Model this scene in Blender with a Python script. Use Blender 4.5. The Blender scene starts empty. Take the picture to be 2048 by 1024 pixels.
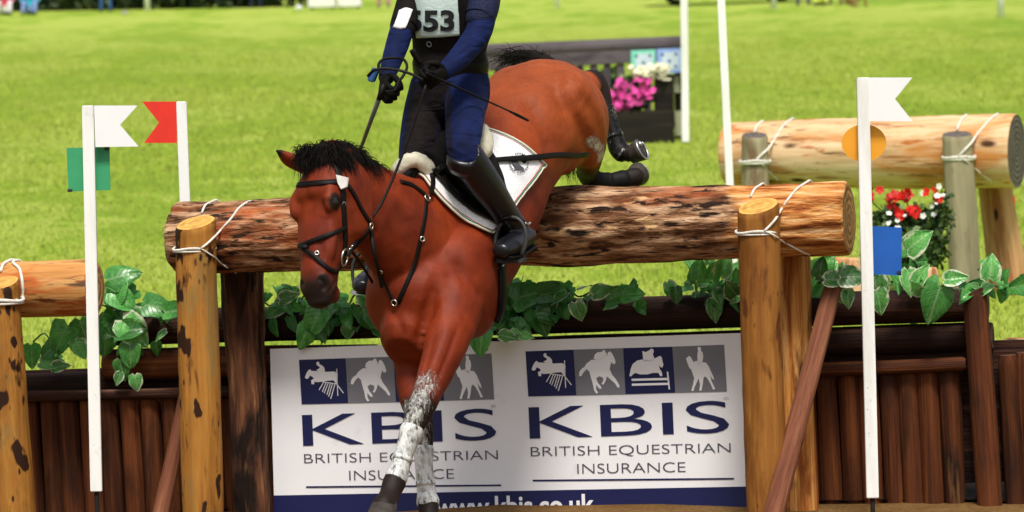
import bpy, bmesh, math, random
import numpy as np
from mathutils import Vector, Matrix
from mathutils.bvhtree import BVHTree
rnd = random.Random(7)
nrs = np.random.RandomState(11)
SC = bpy.context.scene
COL = SC.collection
R = math.radians

# ------------------------------------------------------------------ camera
FPX = 8000.0                                   # focal length in pixels of the 2048 px wide photograph
CAM = Vector((0.0, 0.0, 1.9))
_p = math.atan(445 / FPX); _r = R(1.5)
_f = Vector((0, math.cos(_p), -math.sin(_p)))
_u0 = Vector((0, math.sin(_p), math.cos(_p))); _r0 = Vector((1, 0, 0))
_up = _u0 * math.cos(_r) + _r0 * math.sin(_r)
_rt = _r0 * math.cos(_r) - _u0 * math.sin(_r)
cd = bpy.data.cameras.new('camera'); cam = bpy.data.objects.new('camera', cd); COL.objects.link(cam)
cd.sensor_width = 36; cd.lens = FPX / 2048 * 36; cd.clip_end = 2000; cd.clip_start = 0.5
m = Matrix((_rt, _up, -_f)).transposed().to_4x4(); m.translation = CAM; cam.matrix_world = m
cd.dof.use_dof = True; cd.dof.focus_distance = 15.2; cd.dof.aperture_fstop = 5.6
SC.camera = cam

def ray(u, v):
    return (_f + _rt * ((u - 1024) / FPX) + _up * ((512 - v) / FPX))
def W(u, v, d):
    """world point seen at photo pixel (u, v) at a distance d metres in front of the camera"""
    return CAM + ray(u, v) * d

# ------------------------------------------------------------------ world, sun, exposure
wd = bpy.data.worlds.new('World'); SC.world = wd; wd.use_nodes = True
SUN_DIR = Vector((0.04, -0.46, 0.88)).normalized()
wn = wd.node_tree
sky = wn.nodes.new('ShaderNodeTexSky'); sky.sky_type = 'NISHITA'; sky.sun_disc = False
sky.sun_elevation = math.asin(SUN_DIR.z); sky.sun_rotation = math.atan2(SUN_DIR.x, SUN_DIR.y)
sky.air_density = 1.0; sky.dust_density = 4.0; sky.ozone_density = 1.0
hs = wn.nodes.new('ShaderNodeHueSaturation'); hs.inputs['Saturation'].default_value = 0.4
bg = wn.nodes['Background']; bg.inputs['Strength'].default_value = 0.098
wn.links.new(sky.outputs[0], hs.inputs['Color']); wn.links.new(hs.outputs[0], bg.inputs['Color'])
sl = bpy.data.lights.new('sun', 'SUN'); so = bpy.data.objects.new('sun', sl); COL.objects.link(so)
sl.energy = 2.65; sl.angle = R(12); sl.color = (1.0, 0.95, 0.86)
so.rotation_euler = (-SUN_DIR).to_track_quat('-Z', 'Y').to_euler(); so.location = (-10, -10, 30)
SC.view_settings.view_transform = 'Standard'; SC.view_settings.look = 'None'
SC.view_settings.exposure = 0.45; SC.view_settings.gamma = 1.0; SC.view_settings.use_curve_mapping = False
SC.cycles.use_denoising = True
SC.cycles.max_bounces = 6

# ------------------------------------------------------------------ numpy noise
def _hash(i, j, k, seed):
    h = (i * 374761393 + j * 668265263 + k * 2147483647 + seed * 144665) & 0xFFFFFFFF
    h = ((h ^ (h >> 13)) * 1274126177) & 0xFFFFFFFF
    return ((h ^ (h >> 16)) & 0xFFFF) / 65535.0
def vnoise(p, seed=0):
    p = np.asarray(p, dtype=np.float64); i = np.floor(p).astype(np.int64); f = p - i; f = f * f * (3 - 2 * f)
    o = 0
    for a in (0, 1):
        for b in (0, 1):
            for c in (0, 1):
                w = (f[:, 0] if a else 1 - f[:, 0]) * (f[:, 1] if b else 1 - f[:, 1]) * (f[:, 2] if c else 1 - f[:, 2])
                o = o + w * _hash(i[:, 0] + a, i[:, 1] + b, i[:, 2] + c, seed)
    return o * 2 - 1
def fbm(p, oct=4, seed=0):
    p = np.asarray(p, dtype=np.float64); s = 0; a = 1.0
    for o in range(oct):
        s = s + a * vnoise(p * (2 ** o) + 17.3 * o, seed + o); a *= 0.5
    return s

# ------------------------------------------------------------------ object helpers
def worldloc(o):
    l = Vector((0, 0, 0))
    while o is not None:
        l += o.location; o = o.parent
    return l
def tag(o, label=None, cat=None, group=None, kind=None):
    if label: o['label'] = label
    if cat: o['category'] = cat
    if group: o['group'] = group
    if kind: o['kind'] = kind
    return o
def thing(name, label, cat, loc, group=None):
    o = bpy.data.objects.new(name, None); COL.objects.link(o); o.location = loc
    return tag(o, label, cat, group)
def mk(name, geo, mat, parent=None, smooth=True, loc=None, attrs=None):
    """one mesh object from world-space verts and faces; origin at loc (default: the parent's, else the centre of its base)"""
    verts, faces = geo[0], geo[1]
    if id(verts) in FLAT: smooth = False
    V = np.array([tuple(v) for v in verts], dtype=np.float64) if not isinstance(verts, np.ndarray) else verts.astype(np.float64)
    pl = worldloc(parent) if parent is not None else Vector((0, 0, 0))
    if loc is None:
        loc = Vector((V[:, 0].mean(), V[:, 1].mean(), V[:, 2].min()))
    me = bpy.data.meshes.new(name)
    me.from_pydata((V - np.array(loc)).tolist(), [], faces if isinstance(faces, list) else faces.tolist())
    me.update()
    ms = mat if isinstance(mat, (list, tuple)) else [mat]
    for x in ms: me.materials.append(x)
    if smooth: me.polygons.foreach_set('use_smooth', [True] * len(me.polygons))
    a = dict(attrs or {})
    if len(geo) > 2 and geo[2] is not None and 'tex' not in a: a['tex'] = geo[2]
    for k, val in a.items():
        val = np.asarray(val, dtype=np.float32)
        if k == 'mi':
            me.polygons.foreach_set('material_index', val.astype(np.int32)); continue
        if val.ndim == 2:
            at = me.attributes.new(k, 'FLOAT_VECTOR', 'POINT'); at.data.foreach_set('vector', val.ravel())
        else:
            at = me.attributes.new(k, 'FLOAT', 'POINT'); at.data.foreach_set('value', val.ravel())
    o = bpy.data.objects.new(name, me); COL.objects.link(o)
    o.location = Vector(loc) - pl
    if parent is not None: o.parent = parent
    return o
def join(*gs):
    V = []; F = []; T = []; n = 0
    for g in gs:
        v = np.array([tuple(x) for x in g[0]], dtype=np.float64) if not isinstance(g[0], np.ndarray) else g[0]
        V.append(v); F += [tuple(int(i) + n for i in f) for f in g[1]]
        T.append(np.asarray(g[2]) if len(g) > 2 and g[2] is not None else np.zeros((len(v), 3)))
        n += len(v)
    return np.concatenate(V), F, np.concatenate(T)
def catmull(pts, sub):
    pts = [np.array(p, dtype=float) for p in pts]
    if len(pts) < 3 or sub < 2:
        if sub < 2: return pts
    out = []
    P = [2 * pts[0] - pts[1]] + pts + [2 * pts[-1] - pts[-2]]
    for i in range(1, len(P) - 2):
        a, b, c, d = P[i - 1:i + 3]
        for k in range(sub):
            t = k / sub
            out.append(0.5 * (2 * b + (c - a) * t + (2 * a - 5 * b + 4 * c - d) * t * t + (3 * b - a - 3 * c + d) * t ** 3))
    out.append(pts[-1]); return out
def frames(P, ref=None):
    P = np.asarray(P); n = len(P); T = np.gradient(P, axis=0); T /= np.linalg.norm(T, axis=1)[:, None] + 1e-12
    S = np.zeros_like(T)
    if ref is None:
        s = np.cross(T[0], (0.13, 0.31, 0.94)); s /= np.linalg.norm(s)
        for i in range(n):
            s = s - T[i] * s.dot(T[i]); s /= np.linalg.norm(s) + 1e-12; S[i] = s
    else:
        ref = np.asarray(ref, dtype=float)
        for i in range(n):
            r = ref if ref.ndim == 1 else ref[i]
            s = r - T[i] * r.dot(T[i]); S[i] = s / (np.linalg.norm(s) + 1e-12)
    U = np.cross(T, S); return T, S, U
def loft(st, n=20, sub=4, ref=None, egg=0.0, sq=1.0, round_ends=True):
    """closed tube through stations (x,y,z, ra, rb): ra along ref, rb along axis x ref"""
    st = np.array(catmull([np.array(list(s), dtype=float) for s in st], sub))
    P = st[:, :3]; ra = np.maximum(st[:, 3], 1e-4); rb = np.maximum(st[:, 4], 1e-4) if st.shape[1] > 4 else ra
    T, S, U = frames(P, ref)
    ends = ([(0, -1)] if round_ends else []), ([(len(P) - 1, 1)] if round_ends else [])
    rings = []
    def ring(c, s, u, a, b):
        r = []
        for k in range(n):
            t = 2 * math.pi * k / n; x = math.cos(t); y = math.sin(t)
            if sq != 1.0: x = math.copysign(abs(x) ** sq, x); y = math.copysign(abs(y) ** sq, y)
            aa = a * (1 + egg * y)
            r.append(c + s * aa * x + u * b * y)
        return r
    if round_ends:
        for q, w in ((0.75, 0.66), (0.4, 0.92)):
            rings.append(ring(P[0] - T[0] * q * min(ra[0], rb[0]), S[0], U[0], ra[0] * w, rb[0] * w))
    for i in range(len(P)): rings.append(ring(P[i], S[i], U[i], ra[i], rb[i]))
    if round_ends:
        for q, w in ((0.4, 0.92), (0.75, 0.66)):
            rings.append(ring(P[-1] + T[-1] * q * min(ra[-1], rb[-1]), S[-1], U[-1], ra[-1] * w, rb[-1] * w))
    V = np.array(rings).reshape(-1, 3); F = []
    L = len(rings)
    for i in range(L - 1):
        for k in range(n):
            F.append((i * n + k, i * n + (k + 1) % n, (i + 1) * n + (k + 1) % n, (i + 1) * n + k))
    V = np.vstack([V, np.mean(rings[0], axis=0) - T[0] * 0.1 * min(ra[0], rb[0]), np.mean(rings[-1], axis=0) + T[-1] * 0.1 * min(ra[-1], rb[-1])]); a = L * n
    for k in range(n):
        F.append((a, (k + 1) % n, k)); F.append((a + 1, (L - 1) * n + k, (L - 1) * n + (k + 1) % n))
    return V, F
def tube(P, r, n=8, sub=1, cap=True):
    P = np.array(catmull([np.array(tuple(p)) for p in P], sub)) if sub > 1 else np.array([tuple(p) for p in P])
    rr = np.interp(np.linspace(0, 1, len(P)), np.linspace(0, 1, len(r)), r) if hasattr(r, '__len__') else np.full(len(P), r)
    T, S, U = frames(P); V = []; tx = []; F = []
    s = np.concatenate([[0], np.cumsum(np.linalg.norm(np.diff(P, axis=0), axis=1))])
    for i in range(len(P)):
        for k in range(n):
            t = 2 * math.pi * k / n; c = math.cos(t) * rr[i]; d = math.sin(t) * rr[i]
            V.append(P[i] + S[i] * c + U[i] * d); tx.append((s[i], c, d))
    for i in range(len(P) - 1):
        for k in range(n):
            F.append((i * n + k, i * n + (k + 1) % n, (i + 1) * n + (k + 1) % n, (i + 1) * n + k))
    if cap:
        F.append(tuple(range(n - 1, -1, -1))); F.append(tuple((len(P) - 1) * n + k for k in range(n)))
    return np.array(V), F, np.array(tx)
def ellipsoid(c, rad, ax=None, n=14):
    ax = [Vector((1, 0, 0)), Vector((0, 1, 0)), Vector((0, 0, 1))] if ax is None else ax
    A = np.array([tuple(a) for a in ax]); V = []; F = []
    for i in range(n + 1):
        th = math.pi * i / n
        for k in range(2 * n):
            ph = math.pi * k / n
            q = np.array((math.sin(th) * math.cos(ph) * rad[0], math.sin(th) * math.sin(ph) * rad[1], math.cos(th) * rad[2]))
            V.append(np.array(tuple(c)) + q @ A)
    m2 = 2 * n
    for i in range(n):
        for k in range(m2):
            f = [i * m2 + k, (i + 1) * m2 + k, (i + 1) * m2 + (k + 1) % m2, i * m2 + (k + 1) % m2]
            if i == 0: f = f[0:3]
            elif i == n - 1: f = [f[0], f[1], f[3]]
            F.append(tuple(f))
    return np.array(V), F
def union(parts, voxel, it=6, fac=0.5):
    """melt overlapping closed shapes into one continuous surface"""
    g = join(*[(p[0], p[1]) for p in parts])
    me = bpy.data.meshes.new('tmp'); me.from_pydata(g[0].tolist(), [], g[1]); me.update()
    bm = bmesh.new(); bm.from_mesh(me); bmesh.ops.remove_doubles(bm, verts=bm.verts, dist=1e-6)
    bmesh.ops.recalc_face_normals(bm, faces=bm.faces); bm.to_mesh(me); bm.free()
    o = bpy.data.objects.new('tmp', me); COL.objects.link(o)
    a = o.modifiers.new('r', 'REMESH'); a.mode = 'VOXEL'; a.voxel_size = voxel
    if it:
        b = o.modifiers.new('s', 'SMOOTH'); b.iterations = it; b.factor = fac
    dg = bpy.context.evaluated_depsgraph_get(); e = o.evaluated_get(dg); em = e.to_mesh()
    V = np.zeros(len(em.vertices) * 3); em.vertices.foreach_get('co', V); V = V.reshape(-1, 3)
    F = [tuple(p.vertices) for p in em.polygons]
    e.to_mesh_clear(); bpy.data.objects.remove(o); bpy.data.meshes.remove(me)
    return V, F
FLAT = {}
def box(c, h, ax=None, bev=0.0):
    """box with half sizes h along the axes ax, edges optionally bevelled"""
    ax = [Vector((1, 0, 0)), Vector((0, 1, 0)), Vector((0, 0, 1))] if ax is None else [Vector(a).normalized() for a in ax]
    bm = bmesh.new(); bmesh.ops.create_cube(bm, size=2)
    for v in bm.verts: v.co = Vector((v.co.x * h[0], v.co.y * h[1], v.co.z * h[2]))
    if bev: bmesh.ops.bevel(bm, geom=bm.edges[:], offset=bev, segments=2, affect='EDGES')
    bm.verts.index_update()
    tx = np.array([tuple(v.co) for v in bm.verts])
    V = np.array([tuple(Vector(c) + ax[0] * v.co.x + ax[1] * v.co.y + ax[2] * v.co.z) for v in bm.verts])
    F = [tuple(v.index for v in f.verts) for f in bm.faces]; bm.free(); FLAT[id(V)] = V
    return V, F, tx
def beam(p0, p1, w, h, side=None, bev=0.004):
    """squared timber from p0 to p1, tex x runs along it"""
    p0 = Vector(p0); p1 = Vector(p1); a = (p1 - p0).normalized(); s = Vector(side) if side else Vector((0, 1, 0))
    s = (s - a * s.dot(a)).normalized(); t = a.cross(s)
    return box((p0 + p1) / 2, ((p1 - p0).length / 2, w / 2, h / 2), (a, s, t), bev)
def prism(outline, depth):
    """flat outline (list of world points) given thickness along the vector depth"""
    n = len(outline); V = [Vector(p) for p in outline] + [Vector(p) + depth for p in outline]
    F = [tuple(range(n)), tuple(range(2 * n - 1, n - 1, -1))]
    for k in range(n): F.append((k, n + k, n + (k + 1) % n, (k + 1) % n))
    return np.array([tuple(v) for v in V]), F
def bvh(g):
    return BVHTree.FromPolygons([tuple(v) for v in g[0]], [tuple(f) for f in g[1]])
def seg_dist(V, pts):
    V = np.asarray(V); best = np.full(len(V), 1e9); tt = np.zeros(len(V)); off = np.zeros_like(V)
    for i in range(len(pts) - 1):
        a = np.array(tuple(pts[i])); b = np.array(tuple(pts[i + 1])); ab = b - a
        t = np.clip(((V - a) @ ab) / ab.dot(ab), 0, 1); q = a + t[:, None] * ab; d = np.linalg.norm(V - q, axis=1)
        m = d < best; best[m] = d[m]; tt[m] = i + t[m]; off[m] = (V - q)[m]
    return best, tt, off
def vnormals(V, F):
    N = np.zeros_like(V)
    Q = np.array([f if len(f) == 4 else (*f, f[-1]) for f in F]); n = np.cross(V[Q[:, 2]] - V[Q[:, 0]], V[Q[:, 3]] - V[Q[:, 1]])
    for k in range(4): np.add.at(N, Q[:, k], n)
    return N / (np.linalg.norm(N, axis=1)[:, None] + 1e-12)
def sstep(x, a, b):
    t = np.clip((np.asarray(x) - a) / (b - a), 0, 1); return t * t * (3 - 2 * t)

# ------------------------------------------------------------------ materials
def lin(h, k=1.0):
    h = h.lstrip('#'); o = []
    for i in (0, 2, 4):
        c = int(h[i:i + 2], 16) / 255; o.append((c / 12.92 if c < 0.04045 else ((c + 0.055) / 1.055) ** 2.4) * k)
    return (*o, 1.0)
class Mat:
    def __init__(s, name, rough=0.6, spec=0.3, color=None):
        s.m = bpy.data.materials.new(name); s.m.use_nodes = True; s.t = s.m.node_tree; s.b = s.t.nodes['Principled BSDF']
        s.b.inputs['Roughness'].default_value = rough; s.b.inputs['Specular IOR Level'].default_value = spec
        if color: s.b.inputs['Base Color'].default_value = color
    def n(s, typ, ins=None, **pr):
        x = s.t.nodes.new('ShaderNode' + typ)
        for k, v in pr.items(): setattr(x, k, v)
        for k, v in (ins or {}).items(): s.set(x.inputs[k], v)
        return x
    def set(s, sock, v):
        if isinstance(v, bpy.types.NodeSocket): s.t.links.new(v, sock)
        else: sock.default_value = v
    def coord(s, attr='tex', scale=(1, 1, 1), rnd=True):
        if attr == 'pos': v = s.n('NewGeometry').outputs['Position']
        elif attr == 'obj': v = s.n('TexCoord').outputs['Object']
        else: v = s.n('Attribute', attribute_name=attr).outputs['Vector']
        if rnd:
            oi = s.n('ObjectInfo'); mu = s.n('Math', {0: oi.outputs['Random'], 1: 37.0}, operation='MULTIPLY')
            v = s.n('VectorMath', {0: v, 1: mu.outputs[0]}, operation='ADD').outputs[0]
        return s.n('Mapping', {'Vector': v, 'Scale': scale}).outputs[0]
    def noise(s, vec, scale=1.0, detail=4.0, rough=0.55, dist=0.0):
        return s.n('TexNoise', {'Vector': vec, 'Scale': scale, 'Detail': detail, 'Roughness': rough, 'Distortion': dist}).outputs[0]
    def ramp(s, fac, stops, interp='LINEAR'):
        x = s.n('ValToRGB'); s.set(x.inputs[0], fac); e = x.color_ramp.elements; x.color_ramp.interpolation = interp
        while len(e) < len(stops): e.new(0.5)
        for k, (p, c) in enumerate(stops):
            e[k].position = p; e[k].color = c if len(c) == 4 else (*c, 1)
        return x.outputs[0]
    def step(s, fac, a, b):
        return s.n('MapRange', {0: fac, 1: a, 2: b}, clamp=True).outputs[0]
    def mix(s, f, a, b, mode='MIX'):
        x = s.n('Mix', data_type='RGBA', blend_type=mode); s.set(x.inputs[0], f); s.set(x.inputs[6], a); s.set(x.inputs[7], b)
        return x.outputs[2]
    def mul(s, a, b):
        return s.n('Math', {0: a, 1: b}, operation='MULTIPLY').outputs[0]
    def bump(s, h, dist=0.01, strength=1.0):
        s.set(s.b.inputs['Normal'], s.n('Bump', {'Height': h, 'Distance': dist, 'Strength': strength}).outputs[0])
    def col(s, c): s.set(s.b.inputs['Base Color'], c); return s

def plain(name, c, rough=0.55, spec=0.3, var=0.12, scale=14, bump=0.0, metal=0.0):
    """a painted / cloth / plastic surface with slight unevenness"""
    M = Mat(name, rough, spec); v = M.coord('obj')
    n = M.noise(v, scale, 5)
    M.col(M.mix(M.step(n, 0.3, 0.7), tuple(x * (1 - var) for x in c[:3]) + (1,), tuple(min(1, x * (1 + var)) for x in c[:3]) + (1,)))
    if metal: M.b.inputs['Metallic'].default_value = metal
    if bump: M.bump(M.noise(v, scale * 8, 3), bump)
    return M.m

def wood(name, ramp, st=(1.5, 22), blotch=None, spots=None, rough=0.75, bump=0.006, spec=0.2, knots=None, random_value=0.25):
    """timber: streaks along tex.x; blotch / spots = (colour, lo, hi, sx, sy)"""
    M = Mat(name, rough, spec)
    g = M.noise(M.coord('tex', (st[0], st[1], st[1])), 1.0, 7, 0.62, 0.3)
    c = M.ramp(g, ramp)
    if blotch:
        for bl in (blotch if isinstance(blotch, list) else [blotch]):
            b = M.noise(M.coord('tex', (bl[3], bl[4], bl[4])), 1.0, 5, 0.6, 0.4)
            c = M.mix(M.step(b, bl[1], bl[2]), c, bl[0])
    if spots:
        sp = M.noise(M.coord('tex', (spots[3], spots[4], spots[4])), 1.0, 2.5, 0.5, 0.2)
        c = M.mix(M.step(sp, spots[1], spots[2]), c, spots[0])
    if knots:
        vv = M.n('TexVoronoi', {'Vector': M.coord('tex', (knots[1], knots[2], knots[2])), 'Scale': 1.0}).outputs['Distance']
        c = M.mix(M.step(vv, knots[3], knots[3] * 0.5), c, knots[0])
    oi = M.n('ObjectInfo').outputs['Random']
    vv = M.n('MapRange', {0: oi, 1: 0.0, 2: 1.0, 3: 1 - random_value, 4: 1 + random_value}).outputs[0]
    hsv = M.n('HueSaturation', {'Color': c, 'Value': vv}).outputs[0]
    M.col(hsv)
    fine = M.noise(M.coord('tex', (st[0] * 3, st[1] * 3, st[1] * 3)), 1.0, 4)
    M.bump(M.n('Math', {0: g, 1: fine}, operation='ADD').outputs[0], bump)
    return M.m
# ================================================================== THE SETTING
def ground_z(x, y):
    x = np.asarray(x, float); y = np.asarray(y, float)
    t = np.maximum(y - 17.0, 0)
    z = 0.03 * t * sstep(t, 0, 6) - 0.03 + 0.012 * np.maximum(y - 17, 0) * np.clip(-x / 60, -1, 1) * 0
    z = z - 0.05 * np.clip(-x - 0.1, 0, 3) * (1 - sstep(y, 17, 24))
    return z + 0.05 * np.sin(x * 0.21 + y * 0.05) * sstep(t, 4, 30)
def gz(x, y): return float(ground_z(x, y))

M = Mat('meadow_grass', 0.85, 0.15)
v = M.coord('pos', rnd=False)
v2 = M.coord('pos', (0.35, 0.12, 1), rnd=False)
big = M.noise(v2, 1.0, 4, 0.6); mid = M.noise(M.coord('pos', (1.2, 0.5, 1), rnd=False), 1.6, 5, 0.65); fine = M.noise(v, 26.0, 5, 0.7)
c = M.ramp(M.n('Math', {0: big, 1: mid}, operation='ADD').outputs[0],
           [(0.72, lin('77962c')), (0.95, lin('8ba634')), (1.12, lin('95ae3a')), (1.3, lin('a8b750'))])
c = M.mix(M.mul(M.step(fine, 0.45, 0.7), 0.45), c, lin('7c9a30'))
M.col(c); M.bump(fine, 0.03)
GRASS = M.m

# ground as one sheet to the horizon, finer near the jump
ys = np.concatenate([np.linspace(3, 16, 20), np.linspace(16.3, 40, 60), np.linspace(41, 130, 60), np.geomspace(135, 900, 24)])
xs = np.concatenate([-np.geomspace(500, 11, 20), np.linspace(-10, 10, 61), np.geomspace(11, 500, 20)])
X, Y = np.meshgrid(xs, ys); V = np.stack([X.ravel(), Y.ravel(), ground_z(X.ravel(), Y.ravel())], 1)
nx = len(xs); F = [(i * nx + j, i * nx + j + 1, (i + 1) * nx + j + 1, (i + 1) * nx + j) for i in range(len(ys) - 1) for j in range(nx - 1)]
tag(mk('ground', (V, F), GRASS, loc=(0, 0, 0)), kind='structure')
# strip of bare sandy landing ground under the jump
M = Mat('sand', 0.95, 0.1)
v = M.coord('pos', rnd=False); n1 = M.noise(v, 3, 6, 0.6); n2 = M.noise(v, 60, 4, 0.7)
M.col(M.mix(M.step(n2, 0.3, 0.75), M.mix(M.step(n1, 0.35, 0.65), lin('8a6436'), lin('a98350')), lin('5d4428')))
M.bump(M.n('Math', {0: n1, 1: n2}, operation='ADD').outputs[0], 0.03)
SAND = M.m
xs2 = np.linspace(-7, 7, 90); ys2 = np.linspace(8, 17.2, 60); X, Y = np.meshgrid(xs2, ys2)
Z = ground_z(X.ravel(), Y.ravel()) + 0.006 + 0.012 * (fbm(np.stack([X.ravel() * 2.2, Y.ravel() * 2.2, 0 * X.ravel()], 1), 4, 5) + 1)
F = [(i * 90 + j, i * 90 + j + 1, (i + 1) * 90 + j + 1, (i + 1) * 90 + j) for i in range(59) for j in range(89)]
tag(mk('sandy_track', (np.stack([X.ravel(), Y.ravel(), Z], 1), F), SAND, loc=(0, 0, 0)), kind='structure')

# dark strip at the palisade foot: shade and mud put into its colour
M = Mat('shade_and_mud', 0.9, 0.15)
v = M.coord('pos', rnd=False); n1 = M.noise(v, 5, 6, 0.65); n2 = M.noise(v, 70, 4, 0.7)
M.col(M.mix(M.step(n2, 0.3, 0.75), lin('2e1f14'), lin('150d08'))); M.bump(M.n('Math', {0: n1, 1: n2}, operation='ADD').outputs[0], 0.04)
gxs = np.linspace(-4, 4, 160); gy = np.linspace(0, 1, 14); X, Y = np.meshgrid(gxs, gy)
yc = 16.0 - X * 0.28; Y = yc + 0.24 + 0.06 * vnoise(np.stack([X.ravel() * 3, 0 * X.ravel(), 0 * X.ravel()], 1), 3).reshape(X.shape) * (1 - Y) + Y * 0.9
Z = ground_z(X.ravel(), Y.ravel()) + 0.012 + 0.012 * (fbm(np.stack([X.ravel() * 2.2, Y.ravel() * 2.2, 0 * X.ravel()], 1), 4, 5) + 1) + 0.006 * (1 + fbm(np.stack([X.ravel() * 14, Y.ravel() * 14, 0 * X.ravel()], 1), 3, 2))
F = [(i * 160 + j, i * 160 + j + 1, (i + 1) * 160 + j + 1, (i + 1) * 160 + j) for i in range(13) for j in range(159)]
tag(mk('soil', (np.stack([X.ravel(), Y.ravel(), Z], 1), F), M.m, loc=(0, 0, 0)), kind='structure')  # dark strip at the palisade foot, shade and mud in its colour

# mown grass: blades in the part of the meadow where they can still be made out
def blade_mat(name, cols):
    M = Mat(name, 0.6, 0.15)
    up = M.n('VectorMath', {0: M.n('VectorMath', {0: M.n('NewGeometry').outputs['Normal'], 1: (0.35, 0.35, 0.35)}, operation='MULTIPLY').outputs[0], 1: (0, 0, 0.9)}, operation='ADD').outputs[0]
    M.set(M.b.inputs['Normal'], M.n('VectorMath', {0: up}, operation='NORMALIZE').outputs[0])
    a = M.n('Attribute', attribute_name='shade').outputs['Fac']
    M.col(M.ramp(a, cols)); M.b.inputs['Transmission Weight'].default_value = 0
    tr = M.n('BsdfTranslucent'); M.t.links.new(M.ramp(a, cols), tr.inputs['Color'])
    mx = M.n('MixShader', {0: 0.35}); M.t.links.new(M.b.outputs[0], mx.inputs[1]); M.t.links.new(tr.outputs[0], mx.inputs[2])
    M.t.links.new(mx.outputs[0], M.t.nodes['Material Output'].inputs['Surface'])
    return M.m
BLADE = blade_mat('grass_blade', [(0.0, lin('8da533')), (0.35, lin('9fb63d')), (0.7, lin('acc045')), (1.0, lin('c2cb60'))])
def grass_patch():
    N = 420000
    y = 17.3 + (95 - 17.3) * nrs.rand(N) ** 1.5; hw = 0.14 * y + 0.6
    x = (nrs.rand(N) * 2 - 1) * hw
    p2 = np.stack([x * 0.9, y * 0.28, 0 * x], 1)
    cl = fbm(p2, 4, 3)
    z = ground_z(x, y)
    h = (0.014 + 0.020 * nrs.rand(N)) * (1 + 0.35 * cl) * (1 + (y - 17) * 0.007) * (1 - 0.9 * sstep(y, 50, 95))
    w = (0.0035 + 0.003 * nrs.rand(N)) * (1 + (y - 17) * 0.03)
    a = nrs.rand(N) * 2 * np.pi; ca = np.cos(a); sa = np.sin(a); ln = (nrs.rand(N) - 0.2) * 0.9 * h; b = nrs.rand(N) * 6.283
    V = np.empty((N, 3, 3))
    V[:, 0] = np.stack([x - ca * w, y - sa * w, z - 0.004], 1); V[:, 1] = np.stack([x + ca * w, y + sa * w, z - 0.004], 1)
    V[:, 2] = np.stack([x + np.cos(b) * ln, y + np.sin(b) * ln, z + h], 1)
    me = bpy.data.meshes.new('grass'); me.vertices.add(3 * N); me.vertices.foreach_set('co', V.ravel())
    me.loops.add(3 * N); me.loops.foreach_set('vertex_index', np.arange(3 * N, dtype=np.int32))
    me.polygons.add(N); me.polygons.foreach_set('loop_start', np.arange(0, 3 * N, 3, dtype=np.int32))
    at = me.attributes.new('shade', 'FLOAT', 'POINT')
    sh = np.clip(0.5 + 0.2 * cl + 0.22 * (nrs.rand(N) - 0.5) + 0.12 * fbm(np.stack([x * 0.2, y * 0.06, 0 * x], 1), 3, 8), 0, 1)
    at.data.foreach_set('value', np.repeat(sh, 3).astype(np.float32))
    me.update(calc_edges=True); me.validate(); me.materials.append(BLADE)
    o = bpy.data.objects.new('grass', me); COL.objects.link(o); tag(o, 'short mown bright green grass of the meadow behind the jump', 'grass', kind='stuff')
grass_patch()

# ------------------------------------------------------------------ timber materials
BARK = wood('rough_bark_log', [(0.2, lin('2a1a12')), (0.4, lin('5d3a22')), (0.50, lin('926a4c')), (0.62, lin('c39f7d')), (0.85, lin('dcc0a0'))], (6.0, 26),
            [(lin('a4522a'), 0.50, 0.64, 0.9, 3.0), (lin('2c1c14'), 0.53, 0.60, 9, 40), (lin('2a1810'), 0.60, 0.67, 2.6, 13), (lin('cfa87a'), 0.62, 0.68, 5, 14)], None, 0.85, 0.012,
            knots=(lin('1d120b'), 1.6, 5.0, 0.10), random_value=0.0)
def add_peel(m):
    t = m.node_tree; b = t.nodes['Principled BSDF']; l = b.inputs['Base Color'].links[0]; old = l.from_socket
    M = Mat.__new__(Mat); M.m = m; M.t = t; M.b = b
    pe = M.n('Attribute', attribute_name='peel').outputs['Fac']
    n = M.noise(M.coord('tex', (2.2, 12, 12)), 1.0, 5, .65, .4); g = M.noise(M.coord('tex', (4, 34, 34)), 1.0, 5, .65)
    c = M.ramp(g, [(.32, lin('4a2412')), (.42, lin('a05a2a')), (.52, lin('cb8c4c')), (.64, lin('e3b987')), (.8, lin('f0d9b5'))])
    M.col(M.mix(M.step(M.n('Math', {0: pe, 1: n}, operation='ADD').outputs[0], .92, 1.12), old, c))
add_peel(BARK)
PEELED = wood('peeled_log', [(0.15, lin('a67a4f')), (0.42, lin('d2ab80')), (0.62, lin('e4c7a0')), (0.85, lin('f0dcc0'))], (0.9, 12),
              [(lin('c98648'), 0.50, 0.64, 1.4, 7), (lin('9d6a40'), 0.56, 0.66, 3.0, 18), (lin('b86a34'), 0.60, 0.66, 4.0, 14), (lin('5d4230'), 0.62, 0.69, 4.0, 24)], None, 0.7, 0.004,
              knots=(lin('4b2f1b'), 2.0, 5.0, 0.13), random_value=0.05)
STUB = wood('orange_peeled_log', [(0.15, lin('8a5326')), (0.42, lin('bb8348')), (0.62, lin('cf9f66')), (0.85, lin('dfba8a'))], (0.9, 13),
            [(lin('b25c28'), 0.52, 0.62, 2.6, 11), (lin('5f4a37'), 0.57, 0.66, 4.0, 30), (lin('6b3a1a'), 0.58, 0.66, 3.2, 16)], None, 0.7, 0.004, random_value=0.05)
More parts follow.
